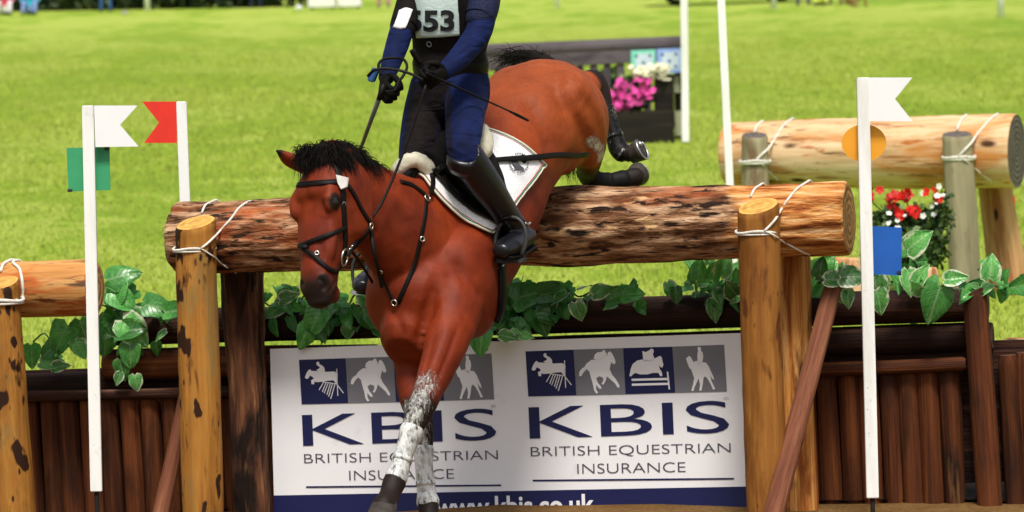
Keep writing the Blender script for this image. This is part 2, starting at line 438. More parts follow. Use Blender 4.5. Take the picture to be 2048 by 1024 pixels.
OCHRE = wood('ochre_post', [(0.15, lin('6d431a')), (0.42, lin('986428')), (0.62, lin('ad7833')), (0.9, lin('bf8f4c'))], (2.0, 28),
             [(lin('7b4d1c'), 0.50, 0.66, 2.5, 9), (lin('857040'), 0.60, 0.74, 2.0, 6), (lin('5f3716'), 0.60, 0.70, 4.0, 22)], (lin('2f190c'), 0.585, 0.61, 5.0, 11), 0.75, 0.004,
             knots=(lin('2a1608'), 9, 24, 0.16), random_value=0.1)
OCHRE2 = wood('smooth_ochre_post', [(0.15, lin('5f3915')), (0.42, lin('875522')), (0.62, lin('9b692e')), (0.9, lin('b08042'))], (2.0, 28),
              [(lin('744719'), 0.48, 0.64, 2.5, 8), (lin('5a3416'), 0.60, 0.72, 4.0, 20)], (lin('5a3312'), 0.64, 0.70, 5.0, 12), 0.75, 0.004, knots=(lin('3a200d'), 7, 20, 0.10), random_value=0.05)
DARKBARK = wood('dark_bark_post', [(0.25, lin('1c110c')), (0.42, lin('41281e')), (0.55, lin('6d452e')), (0.75, lin('b08455'))], (2.2, 20),
                [(lin('1e130e'), 0.50, 0.60, 2.2, 9), (lin('7c4a2a'), 0.64, 0.70, 3.0, 24)], None, 0.9, 0.014, random_value=0.0)
ORANGE = wood('orange_split_post', [(0.28, lin('5a2c14')), (0.40, lin('b0662c')), (0.54, lin('e09c52')), (0.8, lin('f0c48c'))], (1.6, 34),
              [(lin('8a4a1f'), 0.52, 0.64, 1.8, 16), (lin('33180c'), 0.56, 0.66, 2.0, 12)], None, 0.8, 0.010, random_value=0.05)
GREYPOST = wood('grey_green_post', [(0.2, lin('5f5a45')), (0.45, lin('8a8268')), (0.65, lin('a09678')), (0.85, lin('b5ab8c'))], (1.0, 14),
                [(lin('6e5a44'), 0.54, 0.66, 1.6, 6), (lin('4e3d30'), 0.60, 0.68, 3.0, 12)], None, 0.85, 0.006, random_value=0.12)
BROWNPOST = wood('pale_split_post', [(0.2, lin('6a4a30')), (0.42, lin('a77c52')), (0.62, lin('c59c6e')), (0.85, lin('d7b78d'))], (1.1, 18),
                 [(lin('8a5a37'), 0.52, 0.66, 1.2, 12)], None, 0.8, 0.006, knots=(lin('2b1a12'), 3, 9, 0.16), random_value=0.1)
STAIN = wood('dark_stained_timber', [(0.2, lin('150c08')), (0.42, lin('29160f')), (0.62, lin('3f251a')), (0.85, lin('7d5f4e'))], (1.8, 36),
             [(lin('140c09'), 0.52, 0.68, 1.2, 4.5), (lin('7a553c'), 0.66, 0.78, 2.5, 16)], None, 0.75, 0.006, random_value=0.28)
SLAT = wood('red_brown_slat', [(0.2, lin('1e0f08')), (0.42, lin('462311')), (0.62, lin('653618')), (0.85, lin('8f5a34'))], (1.3, 40),
            [(lin('1f120b'), 0.54, 0.70, 1.5, 6), (lin('7d5532'), 0.66, 0.76, 1.2, 14)], None, 0.75, 0.006, random_value=0.30)
BRACE = wood('red_brown_pole', [(0.25, lin('45281b')), (0.42, lin('6a3d2a')), (0.58, lin('85543c')), (0.8, lin('a57a60'))], (2.2, 34),
             [(lin('4a2a1e'), 0.60, 0.70, 4, 12)], None, 0.75, 0.004, knots=(lin('25130c'), 4, 18, 0.13), random_value=0.05)
def endgrain(name, a, b):
    M = Mat(name, 0.8, 0.15); v = M.coord('tex', (0.2, 1, 1), rnd=False)
    w = M.n('TexWave', {'Vector': v, 'Scale': 9.0, 'Distortion': 2.5, 'Detail': 4, 'Detail Scale': 3.0}, wave_type='RINGS', rings_direction='X').outputs['Fac']
    s = M.noise(M.coord('tex', (1, 40, 40), rnd=False), 1, 3)
    M.col(M.mix(M.step(M.noise(v, 14, 4), 0.5, 0.75), M.mix(M.mul(w, 0.7), a, b), tuple(0.5 * x for x in a[:3]) + (1,)))
    M.bump(M.n('Math', {0: w, 1: s}, operation='ADD').outputs[0], 0.004); return M.m
END_TAN = endgrain('tan_end_grain', lin('b98a58'), lin('8b5f38'))
END_GREY = endgrain('grey_end_grain', lin('6d6660'), lin('4d4641'))
END_OCHRE = endgrain('ochre_end_grain', lin('d9a85a'), lin('c68f44'))
END_DARK = endgrain('dark_end_grain', lin('5f4534'), lin('3f2a20'))
M = Mat('white_paint', 0.5, 0.3); v = M.coord('obj'); n1 = M.noise(M.coord('obj', (9, 9, 1.5)), 1.0, 5, .65); n2 = M.noise(v, 30, 4, .7)
M.col(M.mix(M.mul(M.step(n2, .62, .72), .5), M.mix(M.step(n1, .45, .75), (0.84, 0.85, 0.83, 1), (0.62, 0.62, 0.57, 1)), (0.45, 0.43, 0.38, 1))); M.bump(n1, .002)
WHITE = M.m
ROPEM = plain('white_rope', (0.78, 0.75, 0.68), 0.9, 0.1, 0.15, 40, 0.004)

def log(name, p0, p1, r0, r1, side, end, parent=None, nl=60, nr=32, amp=0.004, sx=3.0, sy=10.0, seed=0, cut0=0.0, cut1=0.0, cutdir=(0, -1, 0), bend=0.0, extra=None, peel=False):
    """round timber p0 -> p1 with a lumpy surface; cut = slope of the sawn end towards cutdir"""
    p0 = np.array(tuple(p0)); p1 = np.array(tuple(p1)); a = p1 - p0; L = np.linalg.norm(a); a /= L
    c = np.array(cutdir, float); c = c - a * c.dot(a); c /= np.linalg.norm(c); d = np.cross(a, c)
    off = seed * 3.7
    V = []; T = []
    ss = np.linspace(0, 1, nl)
    th = np.arange(nr) * 2 * np.pi / nr
    S, TH = np.meshgrid(ss, th, indexing='ij'); S = S.ravel(); TH = TH.ravel()
    r = r0 + (r1 - r0) * S
    q = np.stack([S * L * sx + off, np.cos(TH) * r * sy + off, np.sin(TH) * r * sy], 1)
    rr = r + amp * fbm(q, 4, seed) + amp * 0.8 * vnoise(q * 0.3, seed + 9)
    if extra is not None: rr = extra(S, TH, rr, L)
    C = np.cos(TH); D = np.sin(TH)
    s = S * L + np.where(S < 0.02, 1, 0) * 0 + (1 - S) * cut0 * C * rr * sstep(1 - S, 0.0, 0.3) + S * cut1 * C * rr * sstep(S, 0.7, 1.0)
    edge = np.minimum(S, 1 - S) * L
    rr = rr - 0.006 * np.exp(-edge / 0.004)
    bd = bend * 4 * S * (1 - S)
    V = p0 + np.outer(s, a) + np.outer(C * rr + bd, c) + np.outer(D * rr, d)
    T = np.stack([s + off, C * rr + off, D * rr], 1)
    F = []
    for i in range(nl - 1):
        for k in range(nr):
            F.append((i * nr + k, (i + 1) * nr + k, (i + 1) * nr + (k + 1) % nr, i * nr + (k + 1) % nr))
    mi = [0] * len(F); n = len(V)
    # end faces: own rim vertices so that the sawn edge stays sharp
    for e, base in ((0, 0), (1, (nl - 1) * nr)):
        rim = V[base:base + nr]; cen = rim.mean(0); st = len(V)
        V = np.vstack([V, rim, rim * 0.5 + cen * 0.5 + a * (0.002 if e else -0.002), cen[None]])
        tt = np.stack([np.zeros(nr), C[base:base + nr] * rr[base:base + nr], D[base:base + nr] * rr[base:base + nr]], 1)
        T = np.vstack([T, tt, tt * 0.5, [[0, 0, 0]]])
        for k in range(nr):
            k2 = (k + 1) % nr
            f = (st + k, st + k2, st + nr + k2, st + nr + k); g = (st + nr + k, st + nr + k2, st + 2 * nr)
            F += [f[::1] if not e else f[::-1], g if not e else g[::-1]]; mi += [1, 1]
    F = [f[::-1] for f in F]
    at = {'mi': mi}
    if peel:
        s_ = np.clip((T[:, 0] - off) / L, 0, 1); at['peel'] = np.clip(sstep(s_, 0.76, 0.93) * 1.1 + 0.35 * np.exp(-((s_ - 0.12) / 0.08) ** 2) + 0.3 * np.exp(-((s_ - 0.6) / 0.05) ** 2), 0, 1)
    return mk(name, (V, F, T), [side, end], parent, attrs=at)

# the line of the jump: its right end stands nearer to the camera
def DJ(u): return 16.0 - (u - 1024) * 0.00056
def J(u, v, off=0.0): return W(u, v, DJ(u) + off)
def foot(p, extra=0.15):
    """the point on the ground below p"""
    return Vector((p[0], p[1], gz(p[0], p[1]) - extra))

# ---------------------------------------------------------------- main log jump
jl = J(1024, 1017); jump = thing('log_jump', 'long round log lashed with white rope to four posts, the jump the horse is clearing', 'log jump', (jl.x, jl.y, gz(jl.x, jl.y)))
def bulge(S, TH, r, L):
    r = r + 0.010 * np.exp(-((S - 0.02) / 0.03) ** 2) * np.cos(TH * 3) + 0.014 * np.exp(-((S - 0.60) / 0.05) ** 2) * (np.cos(TH) < 2)
    r = r - 0.006 * sstep(S, 0.78, 0.9)
    ridge = vnoise(np.stack([S * L * 5, TH * 9, TH * 0], 1), 21) * 0.006 * (1 - sstep(S, 0.75, 0.88))
    return r + ridge
tl = log('top_log', J(352, 477), J(1698, 436), 0.142, 0.147, BARK, END_TAN, jump, 360, 110, 0.007, 4.0, 24.0, 3, extra=bulge, peel=True)
p = J(391, 445, -0.235); q = J(406, 1040, -0.235); log('post', q, p, 0.082, 0.084, OCHRE, END_OCHRE, jump, 90, 36, 0.0055, 3, 9, 5, cut1=-0.36, cutdir=(-0.55, -1, 0))
p = J(1516, 412, -0.235); q = J(1534, 1045, -0.235); log('post', q, p, 0.078, 0.080, OCHRE2, END_OCHRE, jump, 90, 36, 0.0055, 3, 8, 8, cut1=-0.40, cutdir=(-0.55, -1, 0))
p = J(482, 540, 0.20); q = J(508, 1040, 0.20); log('post', q, p, 0.081, 0.086, DARKBARK, END_DARK, jump, 110, 44, 0.010, 3, 16, 6)
p = J(1586, 512, 0.18); q = J(1602, 1040, 0.18); log('post', q, p, 0.066, 0.063, ORANGE, END_TAN, jump, 100, 36, 0.006, 2, 18, 7)
def rope(parent, pts, r=0.008):
    g = tube(pts, r, 8, 5); V = g[0]; tw = np.sin(g[2][:, 0] * 260 + np.arctan2(g[2][:, 2], g[2][:, 1]) * 2)
    return mk('rope', g, ROPEM, parent)
def lashing(parent, lg, post_px, v0, rpost, dpost, fork, strands_, r=0.008):
    """band round the front post, a fork, and turns lying on post and log; strands_ are positions in the photo"""
    ob = [lg] + [o for o in parent.children if o.name.startswith('post')]; VV = []; FF = []
    for o in ob:
        w_ = worldloc(o); n0 = len(VV); VV += [v.co + w_ for v in o.data.vertices]; FF += [tuple(i + n0 for i in p.vertices) for p in o.data.polygons]
    tree = BVHTree.FromPolygons(VV, FF)
    c = W(post_px, v0, dpost)
    rope(parent, [c + Vector((math.cos(t) * rpost, math.sin(t) * rpost, 0.004 * math.sin(3 * t))) for t in np.linspace(0, 2 * math.pi, 17)], r)
    rope(parent, [c + Vector((math.cos(t) * rpost, math.sin(t) * rpost, -1.6 * r)) for t in np.linspace(0, 2 * math.pi, 17)], r * 0.7)
    for k, st in enumerate(strands_):
        pts = []
        for u, v in (([fork] if k != 1 else []) + st):
            h = tree.ray_cast(CAM, ray(u, v).normalized())
            if h[0] is not None: pts.append(h[0] + h[1] * r * 0.7)
        if len(pts) < 2: continue
        if k < 2:
            q = pts[-1]; pts.append(q + Vector((0.02, 0.06, 0.004))); pts.append(q + Vector((0.04, 0.13, -0.03)))
        g = tube(pts, r * (0.85 if k < 2 else 0.6), 8, 3)
        mk('rope', g, ROPEM, parent)
DP = -0.235
lashing(jump, tl, 389, 497, 0.085, DJ(391) + DP, (402, 497), [[(414, 487), (426, 475), (440, 462), (452, 450), (464, 436), (477, 419), (491, 408)], [(404, 428), (411, 412), (422, 406)], [(415, 506), (428, 515), (440, 523), (455, 534), (472, 546)]], 0.0056)
lashing(jump, tl, 1514, 463, 0.082, DJ(1516) + DP, (1528, 462), [[(1540, 450), (1551, 436), (1562, 421), (1574, 403), (1593, 380), (1613, 367)], [(1501, 396), (1509, 380), (1519, 373)], [(1541, 468), (1553, 475), (1566, 482), (1582, 490), (1602, 501), (1620, 508)]], 0.0056)

# ---------------------------------------------------------------- short log at the left edge
c0 = J(-60, 1017); stubj = thing('log_jump', 'orange peeled log end on a leaning post at the edge, cut off by the frame', 'log jump', (c0.x, c0.y, gz(c0.x, c0.y)))
log('top_log', J(-420, 592, 0.05), J(190, 575, 0.03), 0.116, 0.118, STUB, END_TAN, stubj, 120, 48, 0.004, 2, 10, 13)
p = J(2, 566, -0.19); q = J(30, 1050, -0.19); log('post', q, p, 0.092, 0.078, OCHRE, END_OCHRE, stubj, 90, 36, 0.0055, 3, 8, 15, cut1=-0.35, cutdir=(-0.4, -1, 0))
p = J(-320, 566, -0.19); q = J(-310, 1050, -0.19); log('post', q, p, 0.085, 0.08, OCHRE, END_OCHRE, stubj, 60, 32, 0.003, 3, 8, 16, cut1=-0.6, cutdir=(0.3, -1, 0))
stl = [o for o in stubj.children if o.name.startswith('top_log')][0]
lashing(stubj, stl, 3, 600, 0.090, DJ(2) - 0.19, (30, 601), [[(46, 596), (46, 570), (40, 540), (26, 527)], [(2, 545), (6, 532), (14, 526)]], 0.0075)

# ---------------------------------------------------------------- stained palisade under the logs
c0 = J(1024, 1017, 0.42); pal = thing('palisade_fence', 'low dark red-brown palisade of round upright stakes under horizontal rails, running behind the posts', 'palisade fence', (c0.x, c0.y, gz(c0.x, c0.y)))
log('rail', J(206, 656, 0.42), J(1975, 609, 0.42), 0.074, 0.070, STAIN, END_DARK, pal, 220, 32, 0.005, 1.5, 8, 31)
log('rail', J(212, 731, 0.42), J(760, 718, 0.42), 0.062, 0.062, SLAT, END_DARK, pal, 90, 26, 0.005, 1.5, 8, 36)
log('rail', J(-60, 778, 0.40), J(196, 770, 0.40), 0.058, 0.060, STAIN, END_DARK, pal, 90, 26, 0.005, 1.5, 8, 32)
log('rail', J(770, 714, 0.42), J(1985, 671, 0.42), 0.061, 0.060, STAIN, END_DARK, pal, 120, 26, 0.005, 1.5, 8, 33)
log('rail', J(-60, 795, 0.33), J(560, 782, 0.33), 0.026, 0.026, STAIN, END_DARK, pal, 70, 16, 0.003, 1.5, 8, 34)
log('rail', J(1500, 745, 0.33), J(1932, 728, 0.33), 0.028, 0.028, SLAT, END_DARK, pal, 60, 16, 0.003, 1.5, 8, 35)
k = 0
for u0, u1 in ((-64, 566), (1452, 2130)):
    u = u0
    while u < u1:
        if not 1928 < u < 1980:
            top = 800 - (u / 2048) * 70; right = u > 1980
            if right: top = 706
            j = rnd.uniform(-3, 3)
            log('slat', foot(J(u + 14 + j, 985, 0.40), 0.1), J(u + j, top + rnd.uniform(-4, 4), 0.385), 0.046 + rnd.uniform(-0.003, 0.003), 0.045, SLAT, END_DARK, pal, 26, 14, 0.004, 2, 9, 40 + k, bend=rnd.uniform(-0.006, 0.006))
            k += 1
        u += 41.0 + rnd.uniform(-2, 2)
for u0, u1 in ((-80, 600), (1440, 2150)):            # dark boards closing the gaps from behind
    for k in range(5):
        v = 746 + k * 56
        mk('backing_board', beam(J(u0, v + 24 - u0 * 0.03, 0.45), J(u1, v + 24 - u1 * 0.03, 0.45), 0.02, 0.118, bev=0.003), STAIN, pal)
p = J(1950, 588, 0.32); log('post', foot(J(1984, 985, 0.32)), p, 0.046, 0.046, SLAT, END_DARK, pal, 60, 22, 0.004, 2, 9, 90, cut1=0.5, cutdir=(1, -1, 0))
p = J(380, 640, 0.31); log('post', foot(J(392, 985, 0.31)), p, 0.05, 0.05, STAIN, END_DARK, pal, 40, 20, 0.004, 2, 9, 92)
# braces
b0 = J(1668, 566, 0.10); b1 = J(1546, 1034, -0.42); b1 = foot(b1, 0.05)
log('brace', J(1543, 1046, -0.38), b0, 0.041, 0.035, BRACE, END_DARK, pal, 90, 26, 0.003, 2, 9, 95)
log('brace', J(318, 1046, -0.02), J(372, 790, 0.16), 0.034, 0.030, BRACE, END_TAN, pal, 60, 22, 0.003, 2, 9, 96)
# pale sawn log beyond the right end of the palisade
tag(log('cut_log', J(2012, 700, 0.62), J(2170, 700, 0.50), 0.050, 0.055, PEELED, END_TAN, None, 40, 28, 0.003, 2, 9, 97), 'pale sawn log lying behind the short upright stakes at the fence end', 'log')
tag(log('wood_stump', W(1688, 592, 17.4), W(1690, 515, 17.4), 0.085, 0.055, PEELED, END_TAN, None, 24, 24, 0.012, 6, 9, 98), 'weathered pale stump showing under the right end of the long log', 'stump')
tag(log('wood_stump', W(1860, 592, 18.2), W(1858, 535, 18.2), 0.042, 0.036, PEELED, END_TAN, None, 20, 20, 0.008, 6, 9, 99), 'small pale stump between variegated leaves behind the dark rail', 'stump')

# ---------------------------------------------------------------- rear log jump
def DR(u): return 25.2 - (u - 1437) * 0.0012
def Rr(u, v, off=0.0): return W(u, v, DR(u) + off)
c0 = Rr(1750, 560); c0 = foot(c0, 0); rear = thing('log_jump', 'pale peeled log on grey posts standing farther back on the meadow', 'log jump', c0)
rl_ = log('top_log', Rr(1456, 308), Rr(2034, 303), 0.200, 0.232, PEELED, END_GREY, rear, 160, 56, 0.006, 2, 6, 51)
for (u, v, u2, v2, r, mt, off, sd) in ((1509, 270, 1512, 590, 0.086, GREYPOST, -0.30, 52), (1915, 268, 1932, 590, 0.092, GREYPOST, -0.30, 53), (1990, 368, 2018, 580, 0.108, BROWNPOST, 0.32, 54), (1545, 370, 1560, 600, 0.09, BROWNPOST, 0.32, 55)):
    log('post', Rr(u2, v2, off), Rr(u, v, off), r * (1.16 if off > 0 else 1.05), r, mt, END_GREY, rear, 60, 32, 0.005, 2, 6, sd, cut1=-0.25 if off < 0 else 0)
lashing(rear, rl_, 1510, 322, 0.094, DR(1509) - 0.30, (1512, 320), [[(1524, 308), (1535, 297), (1547, 284), (1566, 254), (1582, 241)], [(1509, 266), (1514, 254), (1522, 246)], [(1526, 331), (1540, 344), (1557, 359)]], 0.0085)
lashing(rear, rl_, 1918, 314, 0.099, DR(1915) - 0.30, (1917, 313), [[(1932, 296), (1944, 282), (1954, 270), (1979, 242), (1992, 232)], [(1914, 262), (1921, 244), (1930, 234)], [(1934, 324), (1955, 340), (1984, 362)]], 0.0085)

# ---------------------------------------------------------------- flags on white poles
RED = plain('red_flag', (0.72, 0.035, 0.02), 0.5, 0.3, 0.08, 8)
GREENP = plain('green_plate', (0.045, 0.32, 0.14), 0.5, 0.3, 0.08, 8)
BLUEP = plain('blue_plate', (0.012, 0.10, 0.42), 0.5, 0.3, 0.10, 10)
ORANGEP = plain('orange_disc', (0.82, 0.36, 0.03), 0.5, 0.3, 0.06, 6)
SPIKE = plain('black_iron', (0.012, 0.011, 0.010), 0.8, 0.1, 0.2, 20)
DARKMETAL = plain('dark_metal', (0.03, 0.03, 0.03), 0.5, 0.4, 0.2, 20)
WFLAG = plain('white_flag', (0.82, 0.83, 0.84), 0.45, 0.3, 0.03, 6)
def flagpole(label, top, bot, wpx, d, dbot=None, group=None, base=True, cat='flag pole'):
    a = W(top[0], top[1], d); b = W(bot[0], bot[1], d if dbot is None else dbot)
    t = thing('flag_pole', label, cat, foot(b, 0), group)
    w = wpx / FPX * d
    mk('pole', beam(b, a, w, w * 0.8, side=(1, 0, 0), bev=0.003), WHITE, t)
    if base and b.z > gz(b.x, b.y): mk('ground_spike', tube([foot(b, 0.1), b + Vector((0, 0.0, 0.03))], w * 0.2, 10), SPIKE, t)
    return t
def plate(name, pxs, d, mat, parent, th=0.004):
    return mk(name, prism([W(u, v, d) for u, v in pxs], Vector((0, th, 0))), mat, parent, smooth=False)
D1 = 15.75
t = flagpole('white pole with a white swallowtail flag over a green square plate', (176, 211), (193, 983), 23, D1)
plate('flag', [(188, 211), (275, 211), (240, 250), (277, 293), (191, 294)], D1 - 0.012, WFLAG, t)
plate('marker_plate', [(133, 296), (219, 294), (221, 380), (137, 383)], D1 + 0.028, GREENP, t)
for u, v in ((214, 297), (140, 381)):
    mk('bracket', box(W(u, v, D1 + 0.025), (0.010, 0.006, 0.006), bev=0.002), DARKMETAL, t)
D2 = 15.35
t = flagpole('white pole with white swallowtail flag, an orange disc and a blue square plate', (1725, 155), (1745, 996), 24, D2)
plate('flag', [(1736, 155), (1825, 155), (1790, 198), (1826, 243), (1737, 242)], D2 - 0.012, WFLAG, t)
cpt = W(1728, 286, D2 + 0.03); ring = [cpt + Vector((math.cos(k * math.pi / 20) * 0.086, 0, math.sin(k * math.pi / 20) * 0.072)) for k in range(40)]
mk('marker_disc', prism(ring, Vector((0, 0.004, 0))), ORANGEP, t, smooth=False)
plate('marker_plate', [(1735, 452), (1804, 455), (1803, 551), (1738, 548)], D2 + 0.022, BLUEP, t)
mk('bracket', box(W(1798, 545, D2 + 0.02), (0.008, 0.006, 0.006), bev=0.002), DARKMETAL, t)
for v in (776, 819): mk('screw', ellipsoid(W(1735, v, D2 - 0.016), (0.004, 0.003, 0.004), n=5), DARKMETAL, t)
D3 = 17.4
t = flagpole('white pole with red swallowtail flag behind the left end of the long log', (363, 203), (392, 1000), 20, D3)
plate('flag', [(354, 203), (284, 203), (318, 245), (288, 286), (354, 286)], D3 - 0.012, RED, t)
t = flagpole('tall plain white pole at the left end of the rear log', (1430, -260), (1468, 552), 15, 24.1)
t = flagpole('white pole standing at the right end of the grey hurdle', (1366, -190), (1371, 284), 14, 41.2)
# small marker behind the rear log
t = thing('flag_pole', 'thin dark stake with a small orange disc peeping past the rear log post', 'flag pole', foot(W(2032, 560, 26.3), 0))
mk('pole', tube([foot(W(2032, 560, 26.3), 0.1), W(2024, 395, 26.3)], 0.014, 8), DARKMETAL, t)
cpt = W(2022, 402, 26.28); mk('marker_disc', prism([cpt + Vector((math.cos(k * math.pi / 10) * 0.03, 0, math.sin(k * math.pi / 10) * 0.05)) for k in range(20)], Vector((0, 0.004, 0))), RED, t, smooth=False)
# ================================================================== ADVERTISING BOARD
NAVY = plain('navy_print', lin('191e4c')[:3] + (1,), 0.45, 0.3, 0.06, 10)
GREYP = plain('grey_print', lin('77777f')[:3] + (1,), 0.45, 0.3, 0.05, 10)
DGREY = plain('dark_grey_print', lin('4a4a58')[:3] + (1,), 0.45, 0.3, 0.05, 10)
M = Mat('white_board', 0.42, 0.35); v = M.coord('obj', rnd=False)
n1 = M.noise(v, 2.2, 4); n2 = M.noise(v, 38, 3, 0.6); n3 = M.noise(v, 6, 5, 0.7)
cc = M.mix(M.step(n1, 0.3, 0.7), (0.82, 0.82, 0.86, 1), (0.87, 0.87, 0.89, 1))
cc = M.mix(M.mul(M.step(n3, 0.60, 0.75), 0.35), cc, (0.5, 0.44, 0.36, 1)); cc = M.mix(M.mul(M.step(n2, 0.74, 0.78), 0.6), cc, (0.25, 0.22, 0.2, 1))
M.col(cc); BOARD = M.m
BWHITE = plain('white_print', (0.86, 0.86, 0.89), 0.45, 0.3, 0.03, 10)
BA = J(540, 698, 0.235); BB = J(1484, 667, 0.235)
bx = (BB - BA).normalized(); by = (W(540, 698, DJ(540) + .235) - W(547, 990, DJ(540) + .235)); by = (by - bx * by.dot(bx)).normalized(); bn = bx.cross(by)
if bn.y > 0: bn = -bn
def on_board(u, v, off=0.0):
    d = ray(u, v); o = BA + bn * off; t = (o - CAM).dot(bn) / d.dot(bn); return CAM + d * t
gb = gz(BA.x, BA.y)
ad = thing('advertising_board', 'white advertising board with navy lettering and horse pictograms at the foot of the jump', 'advertising board', foot((BA + BB) / 2, 0))
cor = [on_board(540, 698), on_board(1484, 666), on_board(1497, 1018), on_board(548, 1024)]
dn = by * -0.12
cor2 = [cor[0], cor[1], cor[2] + dn, cor[3] + dn]
mk('panel', prism(cor2, -bn * 0.012), BOARD, ad, smooth=False)
mk('bottom_band', prism([on_board(546.5, 991, 0.0025), on_board(1493.5, 973, 0.0025), cor[2] + dn + bn * 0.0025, cor[3] + dn + bn * 0.0025], -bn * 0.002), NAVY, ad, smooth=False)
z7 = lambda x, y: (980 + x * 0.3751, 640 + y * 0.3751)
def poly_on(name, pts, off, mat, shift=Vector((0, 0, 0)), th=0.0012):
    P = [on_board(*z7(x, y), off) + shift for x, y in pts]
    ar = sum((P[i] - P[0]).cross(P[(i + 1) % len(P)] - P[0]).dot(bn) for i in range(len(P)))
    if ar < 0: P = P[::-1]
    return mk(name, prism(P, -bn * th), mat, ad, smooth=False)
def strokes(segs, w):
    out = []
    for (x0, y0, x1, y1) in segs:
        dx, dy = x1 - x0, y1 - y0; L = math.hypot(dx, dy); nx, ny = -dy / L * w / 2, dx / L * w / 2
        out.append([(x0 + nx, y0 + ny), (x1 + nx, y1 + ny), (x1 - nx, y1 - ny), (x0 - nx, y0 - ny)])
    return out
def multi_on(name, polys, off, mat, shift, th=0.0012):
    gs = []
    for pts in polys:
        P = [on_board(*z7(x, y), off) + shift for x, y in pts]
        gs.append(prism(P, -bn * th))
    return mk(name, join(*gs)[:2], mat, ad, smooth=False)
def text_mesh(s, bold=0.0):
    cu = bpy.data.curves.new('t', 'FONT'); cu.body = s; cu.size = 1.0; cu.offset = bold; cu.resolution_u = 4
    o = bpy.data.objects.new('t', cu); COL.objects.link(o)
    dg = bpy.context.evaluated_depsgraph_get(); e = o.evaluated_get(dg); me = e.to_mesh()
    V = np.zeros(len(me.vertices) * 3); me.vertices.foreach_get('co', V); V = V.reshape(-1, 3)
    F = [tuple(p.vertices) for p in me.polygons]
    e.to_mesh_clear(); bpy.data.objects.remove(o); bpy.data.curves.remove(cu)
    V[:, 0] -= V[:, 0].min(); V[:, 1] -= 0
    return V, F
def text_on(name, s, x0, yb0, x1, yb1, cap, mat, shift=Vector((0, 0, 0)), off=0.004, bold=0.0, conv=None, parent=None):
    """lettering whose baseline runs (x0,yb0)-(x1,yb1) and whose capitals are cap high, in conv's coordinates"""
    conv = conv or z7
    V, F = text_mesh(s, bold); w = V[:, 0].max(); ch = 0.729
    A = on_board(*conv(x0, yb0), off) + shift; B = on_board(*conv(x1, yb1), off) + shift
    T = on_board(*conv((x0 + x1) / 2, (yb0 + yb1) / 2 - cap), off) - on_board(*conv((x0 + x1) / 2, (yb0 + yb1) / 2), off)
    hgt = T.dot(by)
    ex = (B - A).normalized(); ey = bn.cross(ex); ey = ey if ey.dot(by) > 0 else -ey
    L = (B - A).length
    P = np.array([tuple(A + ex * (p[0] / w * L) + ey * (p[1] / ch * hgt)) for p in V])
    if ' ' in s:                                            # one object per word
        x1_ = text_mesh(s.split(' ')[0], bold)[0][:, 0].max() + 0.12; out = None
        for k in (0, 1):
            keep = (V[:, 0] < x1_) == (k == 0); ix = -np.ones(len(V), int); ix[keep] = np.arange(keep.sum())
            out = mk(name, (P[keep], [tuple(int(ix[i]) for i in f) for f in F if keep[f[0]]]), mat, parent or ad, smooth=False)
        return out
    return mk(name, (P, F), mat, parent or ad, smooth=False)
S1 = [(222, 262), (230, 240), (240, 224), (250, 217), (256, 226), (285, 228), (340, 232), (386, 230), (402, 243), (402, 290), (392, 295), (380, 278), (350, 280), (318, 285), (285, 288), (274, 284), (272, 300), (258, 298), (256, 278), (272, 268), (262, 258), (250, 252), (240, 268), (228, 270)]
S1r = [(284, 185), (292, 176), (300, 180), (301, 190), (318, 198), (330, 212), (332, 231), (296, 229), (284, 222), (300, 214), (304, 206), (288, 196)]
S1f = strokes([(318, 286, 402, 298), (325, 287, 300, 330), (338, 289, 318, 340), (350, 291, 328, 348), (362, 293, 343, 356), (374, 294, 352, 366), (388, 296, 364, 378), (396, 297, 434, 347), (397, 215, 403, 362)], 4.5)
S2 = [(474, 297), (477, 275), (490, 258), (502, 252), (515, 232), (540, 213), (570, 210), (600, 204), (625, 190), (628, 172), (640, 167), (650, 177), (662, 200), (670, 225), (664, 236), (654, 234), (648, 222), (642, 240), (638, 262), (650, 290), (672, 318), (688, 345), (691, 359), (680, 360), (668, 340), (640, 315), (622, 300), (618, 320), (605, 345), (595, 341), (605, 320), (600, 305), (580, 300), (566, 312), (575, 335), (592, 355), (594, 367), (582, 366), (565, 345), (566, 372), (577, 388), (566, 392), (555, 375), (548, 340), (536, 300), (530, 275), (515, 262), (498, 280), (486, 301)]
S2r = [(553, 207), (558, 185), (573, 172), (596, 170), (604, 160), (614, 163), (616, 172), (622, 180), (622, 194), (600, 208), (578, 213)]
S3 = [(743, 299), (750, 262), (760, 235), (785, 216), (820, 209), (850, 214), (880, 204), (905, 191), (915, 198), (924, 240), (918, 255), (908, 250), (900, 238), (905, 262), (915, 275), (919, 297), (908, 301), (898, 282), (870, 282), (840, 290), (800, 290), (775, 282), (762, 290), (752, 301)]
S3r = [(812, 165), (830, 171), (850, 160), (860, 152), (872, 157), (873, 171), (868, 182), (876, 207), (850, 222), (818, 221)]
S3f = strokes([(755, 319, 952, 314), (756, 345, 954, 340)], 12) + strokes([(946, 275, 956, 370)], 8)
S4 = [(1045, 206), (1060, 191), (1072, 199), (1084, 224), (1100, 218), (1130, 225), (1152, 228), (1168, 250), (1178, 275), (1190, 300), (1195, 320), (1184, 312), (1173, 292), (1180, 325), (1190, 345), (1201, 368), (1189, 371), (1176, 340), (1158, 310), (1145, 300), (1138, 310), (1134, 345), (1127, 377), (1115, 377), (1120, 345), (1112, 310), (1104, 330), (1090, 360), (1085, 379), (1073, 377), (1082, 345), (1089, 310), (1078, 280), (1072, 262), (1064, 258), (1057, 240), (1048, 216)]
